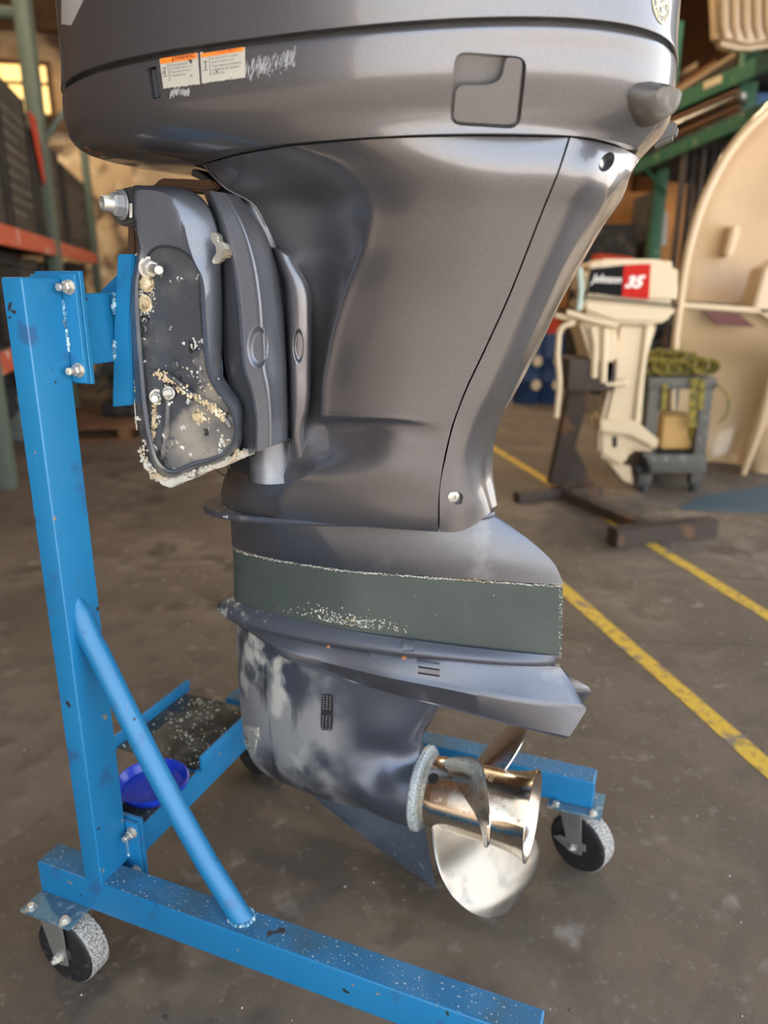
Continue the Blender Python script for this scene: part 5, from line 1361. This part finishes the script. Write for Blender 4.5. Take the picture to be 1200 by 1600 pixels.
# blue grey tarp under it
ta = [WZ(1060, 795), WZ(1100, 775), WZ(1210, 758), WZ(1400, 750), WZ(1420, 790), WZ(1200, 800), WZ(1120, 800)]
solo('tarp', slab([Vector((p.x, p.y, .006)) for p in ta], (0, 0, -.0055), .001), mat('blue_grey_tarp', (.045, .085, .11), .6), 'blue grey tarp on the floor under the cream boat moulding', 'tarp', 'W')

# green rack behind, on the right
def WR(x, y, Y0): return WY(x, y, Y0 * 1.15)
gr = thing('pallet_rack', 'tall green pallet rack behind the cream boat moulding', 'rack', (3.9, 6.2, 0), 'W')
def gb(x0, y0, Y0, x1, y1, Y1, h, d=.06, m=m_green, name='beam'):
    a, b = WR(x0, y0, Y0), WR(x1, y1, Y1)
    return obj(name, slab([a, b, b + Vector((0, 0, h)), a + Vector((0, 0, h))], (.03, d, 0), .004), m, gr)
gb(1000, 198, 6.6, 1290, 70, 4.9, .13)
gb(990, 272, 6.6, 1240, 165, 5.0, .11)
for x, Y0, w in ((1163, 5.55, .065), (1042, 6.5, .055), (1290, 4.95, .06)):
    c = WR(x, 250, Y0); obj('upright', Bx((c.x - w, c.y + .07, 0), (c.x + w, c.y + .17, 4.2 if x != 1042 else 3.4), .005), m_green, gr)
a, b = WR(1000, 255, 6.55), WR(1042, 303, 6.55); obj('brace', Tb([a, b], .02, 8), m_green, gr)
a = WR(1020, 150, 6.6); b = WR(1180, 95, 5.5)
obj('shelf_deck', slab([WR(1000, 192, 6.7), WR(1290, 66, 5.0), WR(1290, 66, 5.0) + Vector((1.0, .9, 0)), WR(1000, 192, 6.7) + Vector((1.0, .9, 0))], (0, 0, -.03)), m_junk, gr)
obj('shelf_deck', slab([WR(990, 268, 6.7), WR(1240, 161, 5.1), WR(1240, 161, 5.1) + Vector((1.0, .9, 0)), WR(990, 268, 6.7) + Vector((1.0, .9, 0))], (0, 0, -.03)), m_junk, gr)
for q_, Y_ in (([(1100, 128), (1128, 116), (1128, 128), (1100, 140)], 5.78), ([(1058, 226), (1072, 220), (1072, 231), (1058, 237)], 6.15), ([(1078, 218), (1092, 212), (1092, 223), (1078, 229)], 6.0)):
    obj('beam_sticker', slab([WR(*q_[0], Y_), WR(*q_[1], Y_ - .12), WR(*q_[2], Y_ - .12), WR(*q_[3], Y_)], (0, .01, 0)), m_offwhite, gr)
# ribbed cream boxes high up
def quadbox(q, Y0, dep, bev): return slab([WR(x, y, Y0) for x, y in q], (0, dep, 0), bev, 3)
rib = thing('ribbed_moulding', 'ribbed cream moulding on top of the green rack', 'moulding', WR(1190, 75, 5.3), 'W')
rib_q = [(1118, -30), (1300, -30), (1300, 62), (1200, 72), (1168, 78), (1122, 66)]
obj('moulding_body', quadbox(rib_q, 5.3, .16, .04), m_creamlight, rib)
for k in range(6):
    x = 1128 + k * 17
    obj('moulding_rib', Tb([WR(x, -30, 5.29), WR(x + 1, 40, 5.29), WR(x + 5, 62, 5.30)], [.022, .022, .012], 10), m_cream, rib)
bm = bmesh.new()
for i, (x0, y0, x1, y1) in enumerate([(1000, 185, 1150, 88), (1005, 175, 1120, 100), (1010, 150, 1090, 105)]):
    solo('plank', slab([WR(x0, y0, 6.5 + .3 * i), WR(x1, y1, 5.9 + .3 * i), WR(x1, y1 - 9, 5.9 + .3 * i), WR(x0, y0 - 9, 6.5 + .3 * i)], (.1, .25, 0), .005), m_timber if i == 1 else mat('pale_plank', (.30, .21, .13), .7), ['lowest pale plank lying on the top shelf of the green rack', 'brown plank lying on the top shelf of the green rack', 'uppermost pale plank on the top shelf of the green rack'][i], 'plank', 'W')
bm.free()
# long dark pipes stacked on the middle shelf
random.seed(14)
for i in range(16):
    y0 = 205 + (i % 8) * 6 - (i // 8) * 3; dx = random.uniform(-8, 8); Yf = 6.2 + (i // 8) * .25
    bm = Tb([WR(1000 + dx, y0 + 8, Yf + .4), WR(1160 + dx, y0 - 62, Yf - .7)], random.uniform(.014, .024), 8)
    solo('pipe', bm, [m_junk, m_steel, m_rust][i % 3] if i % 4 else m_timber, 'thin %s pipe between the green rack\'s beams, %s row, %s from the top' % ([('black', 'bright steel', 'rusty')[i % 3] if i % 4 else 'brown', 'front' if i < 8 else 'back', ('first', 'second', 'third', 'fourth', 'fifth', 'sixth', 'seventh', 'lowest')[i % 8]][0], 'front' if i < 8 else 'back', ('first', 'second', 'third', 'fourth', 'fifth', 'sixth', 'seventh', 'lowest')[i % 8]), 'pipe', 'W', 'pipes stored on the green rack')
# upright dark posts / rods under the lower beam and motors behind
for i in range(6):
    x = 1075 + i * 15
    p = WR(x, 210 - i * 4, 6.0); bm = Bx((p.x - .02, p.y, 0), (p.x + .02, p.y + .05, p.z), .003)
    solo('tall_rod', bm, m_junk if i % 2 else m_rust, 'tall dark rod under the green rack\'s lower beam, %s from the left' % ('first', 'second', 'third', 'fourth', 'fifth', 'sixth')[i], 'rod', 'W', 'rods standing under the green rack')
for k, (x, y, Y0, s, m1, lab) in enumerate([(940, 612, 7.6, 1.2, m_junk, 'dark motor with a red stripe behind the cream vintage outboard'), (1032, 612, 7.1, 1.4, m_carton, 'dark motor with white vertical lettering below the green rack')]):
    c = WR(x, y, Y0); c.z = 0
    engine_lump(c, s, lab, m1, m_junk, 40 + k)
c = WR(1030, 345, 7.05)
solo('letter_strip', slab([WR(1028, 328, 7.05), WR(1044, 330, 7.05), WR(1042, 384, 7.05), WR(1028, 382, 7.05)], (0, .04, 0), .01), mat('strip_white', (.42, .38, .36), .6), 'pale upright strip with blurred lettering below the green rack', 'sign', 'W')
c = WR(965, 400, 6.9); solo('red_case', slab([WR(938, 396, 6.9), WR(990, 402, 6.9), WR(992, 412, 6.9), WR(936, 408, 6.9)], (0, .3, 0), .01), m_red, 'flat red case behind the top of the cream vintage outboard', 'case', 'W')
for k, (x0, y0, x1, y1, Y0, mm, lab) in enumerate([
    (1040, 255, 1090, 315, 7.65, m_ply, 'orange plywood crate front under the green rack'),
    (930, 300, 1035, 350, 8.8, m_ply, 'wide orange plywood crate seen beside the edge of the grey motor'),
    (905, 350, 1000, 470, 7.9, m_junk, 'large black crate stack behind the cream vintage outboard'),
    (1000, 300, 1100, 470, 8.0, m_carton, 'large black crate behind the lettered motor')]):
    a, b = WR(x0, y1, Y0), WR(x1, y0, Y0)
    z0 = 0
    solo('crate', Bx((a.x, a.y, z0), (b.x, a.y + (.3 if k == 0 else .6), b.z), .02), mm, lab, 'crate', 'W')
a = WR(1192, 160, 5.7); solo('blue_case', Bx(a + Vector((-.05, 0, -.07)), a + Vector((.3, .2, .07)), .01), mat('blue_case', (.05, .13, .30), .5), 'small blue case on the green rack\'s middle shelf at the right edge', 'case', 'W')

# high bay lamps, added out of view to light the back of the hall warmly
for k, (r_, f_) in enumerate([(-2.6, 5.5), (2.8, 6.0), (-2.6, 10.0), (2.8, 10.0)]):
    t = thing('added_bay_lamp', ['added unseen high bay lamp above the left rack', 'added unseen high bay lamp above the boat moulding', 'added unseen high bay lamp at the far left', 'added unseen high bay lamp at the far right'][k], 'lamp', (r_, f_, 4.7), 'B')
    obj('reflector', Lt((r_, f_, 4.7), (0, 0, 1), [(0, .26), (.02, .26), (.22, .08), (.30, .07), (.30, .05), (.21, .06), (.02, .24)], 28, False, False), m_steel, t)
    obj('lamp_cord', Tb([(r_, f_, 5.0), (r_, f_, 5.6)], .008, 6), m_dark, t)
    obj('bulb', Lt((r_, f_, 4.74), (0, 0, 1), [(0, .05), (.03, .10), (.10, .10), (.16, .05)], 20), m_lampglow, t)
    ld = bpy.data.lights.new('added_lamp_light', 'AREA'); ld.shape = 'DISK'; ld.size = .5; ld.energy = 90; ld.color = (1.0, .78, .50)
    lo = bpy.data.objects.new('added_lamp_light', ld); C.objects.link(lo); lo.parent = t; lo.location = (0, 0, -.01)

# loose grit on the floor
bm = bmesh.new(); random.seed(77)
for i in range(420):
    x, y = random.uniform(-1.2, 2.0), random.uniform(.7, 4.0); s = random.uniform(.0006, .0018) * (1 + y * .3)
    q = bmesh.ops.create_icosphere(bm, subdivisions=1, radius=s); bmesh.ops.translate(bm, verts=q['verts'], vec=(x, y, s * .6))
o = solo('floor_grit', bm, mat('pale_grit', (.45, .42, .36), .9), 'fine pale grit scattered on the concrete floor', 'grit', 'W', kind='stuff')
